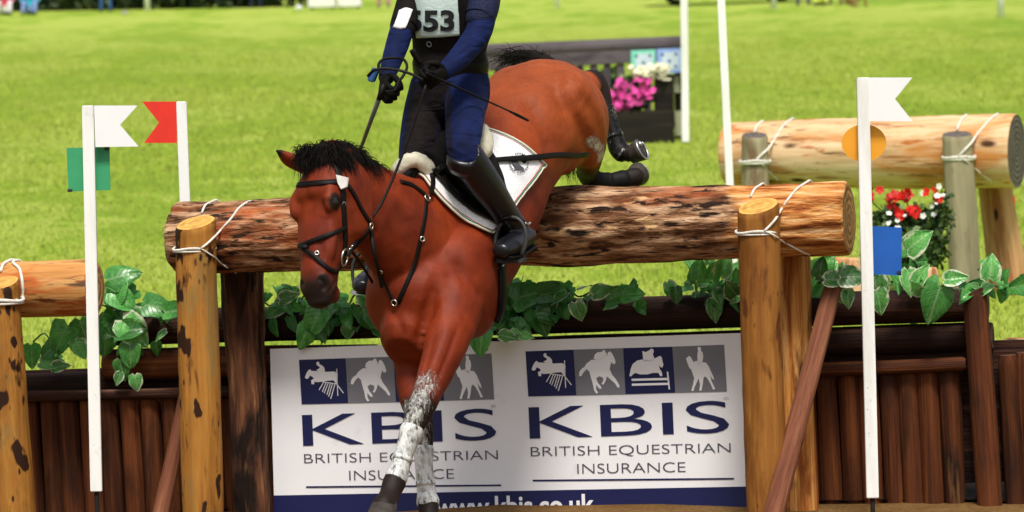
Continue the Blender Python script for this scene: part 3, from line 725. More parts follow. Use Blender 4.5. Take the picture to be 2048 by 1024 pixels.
S4r = [(1106, 150), (1114, 142), (1124, 148), (1125, 164), (1133, 172), (1137, 195), (1132, 224), (1124, 241), (1107, 231), (1105, 190), (1109, 165)]
SQ = [([(189, 167), (445, 158), (460, 402), (204, 408)], NAVY), ([(446, 158), (708, 150), (722, 396), (461, 402)], GREYP), ([(709, 150), (972, 142), (988, 388), (723, 396)], NAVY), ([(973, 142), (1248, 132), (1263, 381), (989, 388)], GREYP)]
left_shift = on_board(598, 721) - on_board(1051, 704)
left_shift = bx * left_shift.dot(bx) + by * (left_shift.dot(by))
for sh in (Vector((0, 0, 0)), left_shift):
    for pts, mt in SQ: poly_on('logo_square', pts, 0.0022, mt, sh)
    multi_on('pictogram', [S1, S1r] + S1f, 0.0040, BWHITE, sh); multi_on('pictogram', [S2, S2r], 0.0040, BWHITE, sh)
    multi_on('pictogram', [S3, S3r] + S3f, 0.0040, BWHITE, sh); multi_on('pictogram', [S4, S4r], 0.0040, BWHITE, sh)
    text_on('lettering', 'KBIS', 212, 633, 1277, 599, 180, NAVY, sh, 0.0022, 0.0)
    text_on('lettering', 'BRITISH EQUESTRIAN', 218, 727, 1284, 706, 54, DGREY, sh, 0.0022, -0.012)
    text_on('lettering', 'INSURANCE', 466, 820, 1043, 810, 57, DGREY, sh, 0.0022, -0.012)
    multi_on('underline', strokes([(228, 856, 1301, 846)], 9), 0.0022, NAVY, sh)
    text_on('lettering', '®', 1246, 428, 1274, 427, 18, GREYP, sh, 0.0022, -0.01)
text_on('lettering', 'www.kbis.co.uk', 871, 1034, 1190, 1027, 41, BWHITE, off=0.0045, bold=0.022, conv=lambda x, y: (x, y))

# ================================================================== HURDLE IN THE MEADOW
DH = 42.0
def Hh(u, v, off=0.0): return W(u, v, DH - (u - 1150) * 0.0006 + off)
HGREY = wood('grey_brown_hurdle_timber', [(0.2, lin('3c363b')), (0.5, lin('564e53')), (0.8, lin('6e666a'))], (0.8, 6), [(lin('3f3840'), 0.55, 0.7, 1.5, 4)], None, 0.8, 0.004)
HBLACK = wood('blackened_timber', [(0.2, lin('0f0d0b')), (0.5, lin('201c18')), (0.8, lin('37302a'))], (0.8, 6), None, None, 0.8, 0.006)
PALEWOOD = wood('pale_sawn_timber', [(0.2, lin('7c7e62')), (0.5, lin('9a9c80')), (0.8, lin('b0b298'))], (0.8, 6), None, None, 0.8, 0.003)
c0 = foot(Hh(1150, 290), 0); hur = thing('brush_hurdle', 'dark grey wooden hurdle with a round top rail far behind the horse', 'hurdle', c0)
log('top_rail', Hh(892, 107), Hh(1363, 87), 0.082, 0.082, HGREY, END_GREY, hur, 70, 24, 0.003, 1, 4, 61)
mk('plank', beam(Hh(905, 131, -.045), Hh(1360, 106, -.045), 0.03, 0.15, bev=0.004), HGREY, hur)
for u in np.arange(915, 1300, 27.2):
    mk('picket', beam(Hh(u, 250, -0.02), Hh(u, 131 - (u - 1150) * 0.04, -0.02), 0.076, 0.03, side=(1, 0, 0), bev=0.003), HGREY, hur)
mk('plank', beam(Hh(905, 252, .03), Hh(1358, 238, .03), 0.03, 0.16, bev=0.004), HBLACK, hur)
for u in (905, 1356):
    mk('post', beam(foot(Hh(u + 3, 283, 0.12), 0.1), Hh(u, 100 - (u - 1150) * 0.045, 0.12), 0.09, 0.10, side=(1, 0, 0), bev=0.006), HBLACK, hur)
mk('end_board', beam(Hh(1353, 186, -0.01), Hh(1351, 152, -0.01), 0.075, 0.03, side=(1, 0, 0)), PALEWOOD, hur)
mk('end_board', beam(Hh(1359, 272, -0.01), Hh(1356, 222, -0.01), 0.075, 0.03, side=(1, 0, 0)), PALEWOOD, hur)
# planter boxes in front of it
c0 = foot(Hh(1282, 292, -0.45), 0); pb = thing('planter_box', 'black wooden planter box full of pink flowers in front of the grey hurdle', 'planter', c0)
up = Vector((0, 0, 1))
bw = (Hh(1345, 250, -.45) - Hh(1214, 250, -.45)); bl = bw.length
for v0, v1 in ((222, 256), (257, 291)):
    mk('board', beam(Hh(1214, (v0 + v1) / 2 + 2, -0.62), Hh(1346, (v0 + v1) / 2 - 1, -0.62), 0.03, (v1 - v0 + 3) / FPX * DH, bev=0.005), HBLACK, pb)
    mk('board', beam(Hh(1346, (v0 + v1) / 2, -0.62), Hh(1346, (v0 + v1) / 2, -0.2), 0.03, (v1 - v0 + 3) / FPX * DH, side=(1, 0, 0), bev=0.005), HBLACK, pb)
    mk('board', beam(Hh(1214, (v0 + v1) / 2, -0.62), Hh(1214, (v0 + v1) / 2, -0.2), 0.03, (v1 - v0 + 3) / FPX * DH, side=(1, 0, 0), bev=0.005), HBLACK, pb)
mk('soil', box(Hh(1280, 226, -0.41), (bl * 0.48, 0.2, 0.02)), plain('dark_soil', (0.03, 0.02, 0.012), 0.95, 0.1, 0.3, 30), pb)
c0 = foot(Hh(1327, 222, -0.40), 0); pb2 = thing('planter_box', 'tall black wooden box with cream flowers on top, right of the pink flowers', 'planter', Hh(1327, 222, -0.40))
for k, (v0, v1) in enumerate(((153, 187), (188, 222))):
    mk('board', beam(Hh(1311, (v0 + v1) / 2 + 1, -0.52), Hh(1345, (v0 + v1) / 2 - 1, -0.52), 0.03, (v1 - v0 + 3) / FPX * DH, bev=0.005), HBLACK, pb2)
    mk('board', beam(Hh(1345, (v0 + v1) / 2, -0.52), Hh(1345, (v0 + v1) / 2, -0.18), 0.03, (v1 - v0 + 3) / FPX * DH, side=(1, 0, 0), bev=0.005), HBLACK, pb2)
    mk('board', beam(Hh(1311, (v0 + v1) / 2, -0.52), Hh(1311, (v0 + v1) / 2, -0.18), 0.03, (v1 - v0 + 3) / FPX * DH, side=(1, 0, 0), bev=0.005), HBLACK, pb2)
mk('lid', box(Hh(1328, 151, -0.35), (0.10, 0.19, 0.01), bev=0.003), HBLACK, pb2)
# number plates
MINT = plain('mint_plate', (0.22, 0.66, 0.50), 0.5, 0.3, 0.05, 6); LBLUE = plain('light_blue_plate', (0.28, 0.42, 0.80), 0.5, 0.3, 0.05, 6)
PALEP = plain('pale_print', (0.60, 0.72, 0.80), 0.5, 0.3, 0.05, 6); NAVYP = plain('dark_blue_print', (0.03, 0.06, 0.22), 0.5, 0.3, 0.05, 6); TEALP = plain('dark_teal_print', (0.02, 0.16, 0.16), 0.5, 0.3, 0.05, 6)
for (u0, u1, mt, pm, lab, s) in ((1262, 1311, MINT, TEALP, 'mint green square plate with dark spots fixed to the hurdle', 0), (1314, 1363, LBLUE, NAVYP, 'light blue square plate with dark spots fixed at the hurdle end', 1)):
    top = 101 - s * 3; d = -0.10
    t = thing('marker_plate', lab, 'plate', Hh((u0 + u1) / 2, top + 48, d))
    mk('plate', prism([Hh(u0, top, d), Hh(u1, top - 2, d), Hh(u1, top + 47, d), Hh(u0, top + 49, d)], Vector((0, 0.012, 0))), mt, t, smooth=False)
    mk('print', prism([Hh(u0 + 9, top + 7, d - .003), Hh(u1 - 5, top + 5, d - .003), Hh(u1 - 5, top + 41, d - .003), Hh(u0 + 9, top + 42, d - .003)], Vector((0, 0.002, 0))), PALEP, t, smooth=False)
    gs = [ellipsoid(Hh(u0 + a, top + b, d - 0.006), (0.016, 0.003, 0.016), n=6) for a, b in ((11, 11), (38, 10), (25, 24), (11, 36), (38, 35))]
    mk('spots', join(*gs)[:2], pm, t)
# ================================================================== THE HORSE
nrm = lambda v: Vector(v).normalized()
HF = nrm((-0.38, -0.85, -0.36))                 # the horse's forward, left and up
HL = nrm((0.908, -0.419, 0.0)); HL = (HL - HF * HL.dot(HF)).normalized()
HU = HF.cross(HL)
HO = W(862, 352, 14.95)                         # withers
def Hp(x, y, z): return HO + HF * x + HL * y + HU * z
def St(p, *r): return (p.x, p.y, p.z, *r)

torso = [(.40, -.47, .12, .15), (.32, -.43, .20, .23), (.18, -.36, .215, .235), (0, -.32, .225, .26), (-.2, -.325, .222, .275), (-.42, -.29, .205, .255), (-.65, -.225, .20, .225), (-.86, -.18, .225, .22), (-1.03, -.18, .225, .215), (-1.17, -.20, .20, .185), (-1.28, -.225, .14, .14)]
parts = [loft([St(Hp(x, 0, z), ry, rz) for x, z, ry, rz in torso], 36, 4, HL)]
for s in (1, -1):
    parts.append(ellipsoid(Hp(-.98, s * .10, -.19), (.27, .137, .212), (HF, HL, HU)))       # haunch
    parts.append(ellipsoid(Hp(-1.10, s * .115, -.24), (.18, .125, .19), (HF, HL, HU)))
    parts.append(ellipsoid(Hp(.15, s * (.145 if s > 0 else .125), -.37), (.20, .11, .215), (HF, HL, HU)))           # shoulder
    parts.append(ellipsoid(Hp(.34, .09 if s > 0 else -.06, -.46), (.10, .09, .12), (HF, HL, HU)))            # breast
parts.append(ellipsoid(Hp(-.02, 0, -.06), (.26, .07, .10), (HF, HL, HU)))                       # withers
nbody = len(parts)
# neck: from the poll to the shoulders
POLL = W(668, 318, 14.46)
neck = [(662, 352, 14.50, .066, .105), (700, 378, 14.58, .075, .135), (742, 412, 14.66, .095, .165), (790, 452, 14.76, .125, .205), (842, 490, 14.90, .16, .25), (885, 515, 15.05, .18, .27)]
NL = (HL * 0.9 + Vector((0, -0.1, 0))).normalized()
parts.append(loft([St(W(u, v, d), a, b) for u, v, d, a, b in neck], 28, 4, NL))
# head
PO = W(654, 306, 14.44); MU = W(636, 590, 14.27); HA = (MU - PO).normalized(); HLEN = (MU - PO).length
NF = Vector((-.60, -.80, 0)); NF = (NF - HA * NF.dot(HA)).normalized(); NLt = NF.cross(HA); NLt = NLt if NLt.x > 0 else -NLt
def Hd(t, f, l): return PO + HA * (t * HLEN) + NF * f + NLt * l
head = [(-.03, .030, -.07, .045), (.07, .076, -.15, .078), (.18, .094, -.205, .106), (.29, .096, -.225, .112), (.40, .088, -.215, .104), (.50, .078, -.175, .094), (.62, .070, -.120, .078), (.74, .064, -.092, .068), (.86, .060, -.080, .063), (.96, .050, -.068, .063), (1.03, .024, -.050, .050)]
hs_ = []
for t, f, b, l in head: hs_.append(St(Hd(t, (f + b) / 2, 0), l, (f - b) / 2))
# axis x ref must point towards the face so the forehead side is the wide one
Tt = np.cross(np.array(HA), np.array(NLt)); eggs = 0.16 if Tt.dot(np.array(NF)) > 0 else -0.16
hp = [loft(hs_, 28, 4, NLt, egg=eggs, sq=0.85)]
for s in (1, -1):
    hp.append(ellipsoid(Hd(.375, .056, s * .082), (.060, .030, .022), (HA, NF, NLt)))           # brow over the eye
    hp.append(ellipsoid(Hd(.40, -.105, s * .068), (.095, .085, .036), (HA, NF, NLt)))            # cheek
    hp.append(ellipsoid(Hd(.52, .020, s * .068), (.14, .03, .020), (HA, NF, NLt)))              # face crest
    hp.append(ellipsoid(Hd(.925, .022, s * .040), (.040, .026, .024), (HA, NF, NLt)))            # nostril
hp.append(ellipsoid(Hd(.955, -.078, 0), (.040, .026, .034), (HA, NF, NLt)))
hp.append(ellipsoid(Hd(.99, -.046, 0), (.036, .028, .036), (HA, NF, NLt)))                         # chin and lower lip
parts += hp
# ears
def ear(s, tip, base_t, l0):
    b = Hd(base_t, .015, s * l0); m = b.lerp(tip, 0.45) + NLt * s * 0.008
    return loft([St(b, .028, .026), St(m, .040, .024), St(b.lerp(tip, 0.8), .019, .013), St(tip, .004, .004)], 14, 4, NLt)
EARR = W(547, 297, 14.40); EARL = W(698, 306, 14.60)
parts.append(ear(-1, EARR, .09, .078)); parts.append(ear(1, EARL, .045, .058))
# legs: pixel joints with distances; radius across / along
def leg(st, ref=None, n=18): return loft([St(W(u, v, d), a, b) for u, v, d, a, b in st], n, 4, HL if ref is None else ref)
FL = [(920, 560, 14.86, .110, .14), (904, 640, 14.74, .092, .112), (882, 712, 14.63, .070, .086), (858, 778, 14.54, .055, .062), (838, 825, 14.49, .050, .055), (824, 858, 14.47, .041, .044), (809, 905, 14.44, .029, .036), (798, 942, 14.42, .032, .038), (790, 962, 14.41, .042, .044), (778, 992, 14.36, .036, .037), (768, 1015, 14.31, .046, .050)]
FR = [(812, 560, 14.98, .100, .14), (816, 640, 14.90, .086, .11), (822, 715, 14.86, .068, .085), (826, 785, 14.81, .055, .062), (842, 845, 14.77, .046, .050), (847, 880, 14.76, .039, .042), (848, 930, 14.75, .029, .035), (853, 985, 14.74, .031, .037), (856, 1005, 14.73, .041, .043), (858, 1035, 14.70, .036, .037), (860, 1060, 14.68, .046, .050)]
parts.append(leg(FL)); parts.append(leg(FR))
HLg = [(1130, 200, 15.72, .12, .13), (1158, 240, 15.78, .105, .12), (1176, 280, 15.86, .078, .09), (1178, 318, 15.98, .052, .058), (1174, 346, 16.10, .040, .044), (1190, 364, 16.15, .036, .040), (1222, 365, 16.18, .031, .034), (1250, 360, 16.20, .037, .039), (1272, 354, 16.22, .040, .043)]
parts.append(leg(HLg))
HRg = [(1080, 230, 16.05, .10, .12), (1140, 205, 16.20, .075, .09), (1176, 172, 16.34, .055, .065), (1190, 160, 16.38, .040, .044), (1198, 176, 16.38, .042, .046), (1212, 220, 16.36, .032, .037), (1226, 262, 16.34, .029, .033), (1236, 296, 16.33, .036, .038), (1248, 310, 16.32, .037, .039), (1264, 304, 16.31, .034, .036)]
parts.append(leg(HRg))
HV, HFc = union(parts, 0.0085, 12, 0.5)
# fine muscle relief
HNm = vnormals(HV, HFc); nz = fbm(HV * 6.0, 3, 31)
HV = HV + HNm * (nz * 0.0035 + 0.0012 * fbm(HV * 26, 2, 7))[:, None]
def carve(pts, width, depth, expected):
    """push the skin in (depth > 0) or out along a line laid on the body"""
    global HV
    P = []
    for u, v in pts:
        d_ = ray(u, v).normalized(); h = HB0.ray_cast(CAM, d_)
        if h[0] is not None and abs((h[0] - CAM).dot(_f) - expected) < .6: P.append(h[0])
    if len(P) < 2: return
    P = catmull([np.array(tuple(p)) for p in P], 5); lo = np.min(P, 0) - 3 * width; hi = np.max(P, 0) + 3 * width
    idx = np.where(np.all((HV > lo) & (HV < hi), 1))[0]
    d_, t_, _o = seg_dist(HV[idx], P); fade = np.minimum(1, np.minimum(t_ + .15, len(P) - 1 - t_ + .15) / (0.22 * len(P)))
    HV[idx] -= HNm[idx] * (depth * fade * np.exp(-(d_ / width) ** 2))[:, None]
HB0 = bvh((HV, HFc))
for pts, w_, dp, ex in (
    ([(1040, 190), (1072, 228), (1098, 275), (1106, 320)], .045, .020, 15.5), ([(1148, 180), (1183, 222), (1204, 280)], .026, .009, 15.8),
    ([(990, 154), (1035, 136), (1075, 129), (1118, 134), (1160, 158)], .013, .012, 15.7), ([(1112, 165), (1130, 200), (1128, 240)], .03, .007, 15.7),
    ([(870, 545), (862, 600), (848, 655), (832, 700)], .024, .022, 14.6), ([(900, 500), (932, 562), (968, 602)], .024, .010, 14.7),
    ([(792, 410), (826, 465), (838, 540), (830, 600)], .035, .013, 14.7), ([(870, 410), (888, 470), (905, 530)], .03, -.008, 14.7),
    ([(900, 640), (880, 700), (858, 752)], .02, -.006, 14.6), ([(922, 640), (896, 712), (868, 775)], .013, .007, 14.6), ([(870, 660), (855, 720), (842, 780)], .013, .006, 14.6),
    ([(748, 380), (772, 440), (786, 510), (790, 570)], .03, .010, 14.7), ([(770, 610), (800, 650), (812, 700)], .02, .008, 14.8),
    ([(737, 425), (742, 462), (726, 496), (702, 522)], .014, .014, 14.5), ([(700, 400), (712, 440), (704, 480)], .03, -.006, 14.5),
    ([(672, 455), (668, 490), (662, 530)], .009, -.005, 14.3), ([(640, 468), (640, 500), (634, 540)], .016, .006, 14.3), ([(648, 470), (654, 505), (648, 545), (638, 560)], .0065, -.003, 14.3),
    ([(636, 556), (646, 562), (649, 574), (643, 582)], .0085, .013, 14.3), ([(628, 552), (650, 552), (656, 570)], .007, -.005, 14.3), ([(604, 562), (602, 572)], .008, .010, 14.3),
    ([(674, 556), (664, 574), (652, 588)], .005, .006, 14.3), ([(642, 398), (655, 394), (670, 402)], .007, -.005, 14.3), ([(640, 424), (652, 432), (668, 428)], .007, -.004, 14.3),
    ([(690, 372), (705, 410), (712, 440)], .01, .005, 14.4), ([(612, 352), (618, 400), (616, 450)], .02, .004, 14.3),
    ([(820, 430), (850, 510), (880, 590), (886, 650)], .006, -.0022, 14.6), ([(905, 655), (884, 720), (862, 780), (848, 815)], .0055, -.0025, 14.5), ([(1065, 250), (1080, 320), (1078, 390)], .006, -.002, 15.4)):
    carve(pts, w_, dp, ex)
HB = bvh((HV, HFc))

# coat masks: black points, dark eye ring, grease, lighter rump
def near(pts, r0, r1):
    d, t, off = seg_dist(HV, pts); return 1 - sstep(d, r0, r1), t
blk = np.zeros(len(HV)); grease = np.zeros(len(HV))
def lowleg(st, i0, rmax, g0, g1, gm=1.0, gdir=None):
    global blk, grease
    P = [W(s[0], s[1], s[2]) for s in st]
    d, t, off = seg_dist(HV, P)
    on = 1 - sstep(d, rmax, rmax + 0.03)
    blk = np.maximum(blk, on * sstep(t, i0 - 0.7, i0 + 0.5))
    front = off @ np.array(tuple((Vector((-0.35, -0.93, 0.1))).normalized())) / np.maximum(d, 1e-4)
    grease = np.maximum(grease, gm * on * sstep(t, g0, g0 + 0.9) * (1 - sstep(t, g1, g1 + 0.5)) * (0.55 + 0.45 * front))
lowleg(FL, 3.6, .075, 2.1, 5.2); lowleg(FR, 3.4, .075, 2.7, 5.2)
lowleg(HLg, 3.1, .085, 20, 20); lowleg(HRg, 2.4, .08, 20, 20)
mz = np.array([tuple(Hd(1.0, 0, 0))]); dm = np.linalg.norm(HV - mz, axis=1); blk = np.maximum(blk, (1 - sstep(dm, .03, .15)) * 0.75)
for s in (1, -1):
    e = np.array(tuple(Hd(.405, .048, s * .098))); de = np.linalg.norm(HV - e, axis=1); blk = np.maximum(blk, (1 - sstep(de, .020, .045)) * 0.95)
    nn = np.array(tuple(Hd(.935, .036, s * .056))); dn_ = np.linalg.norm(HV - nn, axis=1); blk = np.maximum(blk, 1 - sstep(dn_, .018, .034))
for tip, r_ in ((EARR, .06), (EARL, .13)):
    de = np.linalg.norm(HV - np.array(tuple(tip)), axis=1); blk = np.maximum(blk, 1 - sstep(de, .015 * r_ / .06, r_))
rump = (1 - .55 * sstep((HV - np.array(HO)) @ -np.array(HU), .30, .5)) * sstep((HV - np.array(HO)) @ -np.array(HF), .35, .95) * (1 - .5 * blk)  # lighter over the rump, fading towards the front and low down
hk = np.array(tuple(W(1196, 290, 15.85))); pp = [HB.ray_cast(CAM, ray(u, v).normalized())[0] for u, v in ((1180, 281), (1194, 290), (1203, 304), (1202, 318))]; d_, _, _ = seg_dist(HV, [p for p in pp if p is not None])
grease = np.maximum(grease, 1.0 * (1 - sstep(d_, .012, .055)))
dh_, _, _ = seg_dist(HV, [W(1224, 235, 16.3), W(1236, 300, 16.3)]); grease = np.maximum(grease, 0.35 * (1 - sstep(dh_, .035, .06)))

M = Mat('bay_coat', 0.58, 0.22)
v = M.coord('obj', rnd=False); n1 = M.noise(v, 4.0, 4, 0.55); n2 = M.noise(M.coord('obj', (90, 90, 30), rnd=False), 1.0, 3); n3 = M.noise(v, 34, 4, 0.7)
bay = M.ramp(n1, [(0.3, lin('5a1b08')), (0.5, lin('75280b')), (0.7, lin('8f3610'))])
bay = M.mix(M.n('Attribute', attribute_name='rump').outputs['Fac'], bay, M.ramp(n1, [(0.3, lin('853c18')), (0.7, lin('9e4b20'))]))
hair = M.noise(M.coord('obj', (420, 420, 110), rnd=False), 1.0, 2, .6); dap = M.noise(v, 13, 3, .6)
bay = M.mix(M.mul(M.step(n2, 0.4, 0.7), 0.25), bay, lin('5c200c'))
bay = M.n('HueSaturation', {'Color': bay, 'Value': M.n('MapRange', {0: M.n('Math', {0: M.mul(hair, .6), 1: M.mul(dap, .4)}, operation='ADD').outputs[0], 1: .3, 2: .7, 3: .72, 4: 1.25}).outputs[0]}).outputs[0]
bk = M.n('Attribute', attribute_name='black').outputs['Fac']
cc = M.mix(M.step(M.n('Math', {0: bk, 1: M.mul(n3, 0.3)}, operation='ADD').outputs[0], 0.35, 0.85), bay, lin('1c1310'))
gr = M.n('Attribute', attribute_name='grease').outputs['Fac']
sm = M.noise(M.coord('obj', (55, 55, 20), rnd=False), 1.0, 6, 0.8, 1.6)
gmask = M.step(M.n('Math', {0: M.mul(gr, .55), 1: sm}, operation='ADD').outputs[0], .93, 1.08)
cc = M.mix(gmask, cc, (0.62, 0.62, 0.58, 1))
M.col(cc); M.b.inputs['Sheen Weight'].default_value = 0.03; M.b.inputs['Sheen Tint'].default_value = lin('d06030')
M.set(M.b.inputs['Roughness'], M.n('MapRange', {0: hair, 1: .3, 2: .7, 3: .5, 4: .72}).outputs[0]); M.bump(M.n('Math', {0: hair, 1: M.mul(gmask, 5.0)}, operation='ADD').outputs[0], 0.0006)
COAT = M.m
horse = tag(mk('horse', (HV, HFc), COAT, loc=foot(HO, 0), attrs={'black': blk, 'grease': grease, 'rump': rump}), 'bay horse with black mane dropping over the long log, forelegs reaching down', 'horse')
MANE = plain('black_hair', (0.008, 0.006, 0.005), 0.7, 0.12, 0.4, 60)
EYE = plain('horse_eye', (0.006, 0.004, 0.003), 0.08, 0.6, 0.2, 30)
HOOF = plain('hoof_horn', (0.045, 0.036, 0.03), 0.6, 0.3, 0.4, 40, 0.002)
SHOE = plain('steel_shoe', (0.55, 0.55, 0.55), 0.35, 0.5, 0.1, 30, metal=0.9)
for s in (1, -1): mk('eye', ellipsoid(Hd(.405, .050, s * .094), (.021, .017, .014), (HA, NF, NLt), 10), EYE, horse)
def hoof(a, b, r, sole=None):
    """hoof from the coronet a to the ground edge b, wider below, with a shoe"""
    a = Vector(a); b = Vector(b); g = loft([St(a, r * .82, r * .80), St(a.lerp(b, .5), r * .95, r * .98), St(b, r * 1.08, r * 1.14)], 20, 3, HL, round_ends=False)
    h = mk('hoof', g, HOOF, horse); ax = (b - a).normalized()
    s1 = HL - ax * HL.dot(ax); s1.normalize(); s2 = ax.cross(s1)
    mk('shoe', tube([b + ax * .004 + (s1 * math.cos(t) + s2 * math.sin(t)) * r * 1.02 for t in np.linspace(-2.4, 2.4, 18)], .0042, 6), SHOE, h)
    return h
hoof(W(770, 1008, 14.33), W(760, 1048, 14.26), .054); hoof(W(860, 1052, 14.69), W(862, 1090, 14.62), .054)
hoof(W(1262, 357, 16.21), W(1277, 348, 16.27), .043); h4 = hoof(W(1260, 311, 16.32), W(1283, 299, 16.30), .044)
mk('stud', tube([W(1279, 292, 16.30), W(1281, 284, 16.30)], .010, 8), SHOE, h4)

def strands(name, roots, dirs, lens, mat, parent, r=0.0022, seg=5, curl=0.25, grav=0.5):
    V = []; F = []
    for (p, d, L) in zip(roots, dirs, lens):
        p = np.array(tuple(p)); d = np.array(tuple(d)); base = len(V)
        side = np.cross(d, nrs.randn(3)); side /= np.linalg.norm(side) + 1e-9; sd2 = np.cross(d, side)
        ph = nrs.rand() * 6; cu = curl * (0.4 + nrs.rand())
        for i in range(seg + 1):
            t = i / seg; q = p + d * L * t + side * cu * L * (math.sin(ph + t * 4) - math.sin(ph)) * 0.5 + np.array((0, 0, -grav * L * t * t))
            rr = r * (1 - t * 0.85)
            for k in range(3):
                a = 2.0944 * k; V.append(q + (side * math.cos(a) + sd2 * math.sin(a)) * rr)
            if i:
                b = base + (i - 1) * 3
                for k in range(3): F.append((b + k, b + (k + 1) % 3, b + 3 + (k + 1) % 3, b + 3 + k))
    return mk(name, (np.array(V), F), mat, parent)
# crest of the neck
crest = [Vector(c) for c in catmull([np.array(tuple(W(u, v, d))) for u, v, d in ((648, 296, 14.42), (690, 300, 14.52), (735, 332, 14.66), (785, 362, 14.80), (838, 372, 14.92))], 24)]
ro = []; di = []; le = []
base = loft([St(c - HU * .012, .026, .034) for c in crest[::12]], 12, 3, NL)
for _ in range(2600):
    t = rnd.random(); c = crest[min(len(crest) - 1, int(t * (len(crest) - 1)))]
    top = 1 - t; s = rnd.choice((-1, -1, 1))
    ro.append(c + HL * rnd.uniform(-.03, .03) + Vector((0, 0, rnd.uniform(-.02, .02))))
    w3 = fbm(np.array([[t * 14, s * 3.0, 0.5], [t * 14, s * 3.0, 9.5]]), 2, 5); d = Vector((.35 + .5 * w3[0] + rnd.gauss(0, .12), -.5 + rnd.gauss(0, .12), .30 + .35 * w3[1] + rnd.gauss(0, .12) + (.7 if rnd.random() < .06 else 0))); d.normalize(); di.append(d)
    le.append((0.05 + 0.010 * top + 0.025 * rnd.random()) * (0.8 + 0.4 * math.sin(t * 23) ** 2))
mane = mk('mane', base, MANE, horse)
strands('hair', ro, di, le, MANE, mane, 0.0021, curl=0.15, grav=.9)
# forelock and topknot falling forward between the ears
ro = []; di = []; le = []
fl = [ellipsoid(W(652, 316, 14.42), (.055, .045, .040), (NLt, NF, HA)), ellipsoid(W(672, 310, 14.46), (.05, .055, .04), (NLt, NF, HA)), ellipsoid(W(630, 325, 14.40), (.035, .03, .03), (NLt, NF, HA))]
top = mk('forelock', union(fl, .012, 4), MANE, horse)
for _ in range(2600):
    a = rnd.uniform(-.85, 1); p = W(648 + a * 46, 308 + rnd.uniform(-14, 18) + 8 * a * a, 14.40) + NF * rnd.uniform(-.03, .055)
    ro.append(p); up_ = rnd.random()
    w3 = fbm(np.array([[a * 5, p.z * 30, .5], [a * 5, p.z * 30, 7.5]]), 2, 3); d = Vector((-0.15 + 0.35 * a + .45 * w3[0] + rnd.gauss(0, .13), -.5 + rnd.gauss(0, .13), (.35 if up_ < .30 else -.35) + .4 * w3[1] + rnd.gauss(0, .14))).normalized(); di.append(d)
    le.append((rnd.uniform(.03, .06) if rnd.random() < .96 else rnd.uniform(.06, .10)) * (1.0 if a > -.6 else .6))
strands('hair', ro, di, le, MANE, top, 0.0021, curl=0.15, grav=0.7)
# tail streaming behind the rump, and a few hairs under the belly
ro = []; di = []; le = []
tr = Hp(-1.30, -0.02, -.12)
dock = [tr, W(1098, 128, 16.08), W(1062, 110, 16.22), W(1022, 114, 16.36)]
tail = mk('tail', tube(dock, [.034, .03, .022, .012], 12, 5), MANE, horse)
dk = catmull([np.array(tuple(p)) for p in dock], 10)
for _ in range(700):
    c = Vector(dk[rnd.randrange(len(dk))]); ro.append(c + Vector((rnd.gauss(0, .012), rnd.gauss(0, .012), rnd.gauss(0, .012))))
    d = Vector((-.6 + rnd.gauss(0, .5), .7 + rnd.gauss(0, .3), rnd.gauss(-.05, .22))).normalized(); di.append(d); le.append(rnd.uniform(.05, .15))
strands('hair', ro, di, le, MANE, tail, .0018, 6, curl=.25, grav=.3)
b0 = W(1138, 338, 15.8)
strands('belly_hair', [b0 + Vector((rnd.uniform(-.02, .02), rnd.uniform(-.03, .03), 0.01)) for _ in range(40)], [Vector((rnd.gauss(0.1, .25), rnd.gauss(0, .2), -1)).normalized() for _ in range(40)], [rnd.uniform(.02, .05) for _ in range(40)], MANE, horse, .002, 4)

# ------------------------------------------------------------------ tack helpers
LEATHER = plain('black_leather', (0.005, 0.004, 0.0035), 0.5, 0.14, 0.3, 30, 0.001)
METAL = plain('bright_metal', (0.62, 0.60, 0.55), 0.28, 0.5, 0.1, 30, metal=1.0)
def cast(u, v, tree=None, off=0.004, fallback=None):
    d = ray(u, v).normalized(); h = (tree or HB).ray_cast(CAM, d)
    if h[0] is None:
        if fallback is None: return None, None
        q = W(u, v, fallback); h = (tree or HB).find_nearest(q)
    n = h[1]
    if n.dot(d) > 0: n = -n
    return h[0] + n * off, n
def strap_geo(P, N, w, th):
    P = np.array([tuple(p) for p in P]); T = np.gradient(P, axis=0); T /= np.linalg.norm(T, axis=1)[:, None]
    N = np.array([tuple(n) for n in N]); S = np.cross(T, N); S /= np.linalg.norm(S, axis=1)[:, None] + 1e-9; N = np.cross(S, T)
    V = []; F = []
    for i in range(len(P)):
        for a, b in ((-1, 0), (-.8, 1), (.8, 1), (1, 0), (.8, -1), (-.8, -1)): V.append(P[i] + S[i] * a * w / 2 + N[i] * b * th / 2)
    for i in range(len(P) - 1):
        for k in range(6): F.append((i * 6 + k, i * 6 + (k + 1) % 6, (i + 1) * 6 + (k + 1) % 6, (i + 1) * 6 + k))
    F.append(tuple(range(5, -1, -1))); F.append(tuple((len(P) - 1) * 6 + k for k in range(6)))
    return np.array(V), F
def strap(name, pxs, w, parent, mat=None, th=0.005, tree=None, depth=None, off=0.004):
    q = catmull([np.array((u, v, 0.0)) for u, v in pxs], max(2, 24 // len(pxs))); P = []; N = []
    for u, v, _ in q:
        p, n = cast(u, v, tree, off, depth)
        if p is not None: P.append(np.array(tuple(p))); N.append(np.array(tuple(n)))
    P = np.array(P); N = np.array(N)
    for _ in range(3):                                     # a strap lies taut: no kinks
        P[1:-1] = P[1:-1] * .5 + (P[:-2] + P[2:]) * .25; N[1:-1] = N[1:-1] * .5 + (N[:-2] + N[2:]) * .25
    return mk(name, strap_geo(P, N, w, th), mat or LEATHER, parent)
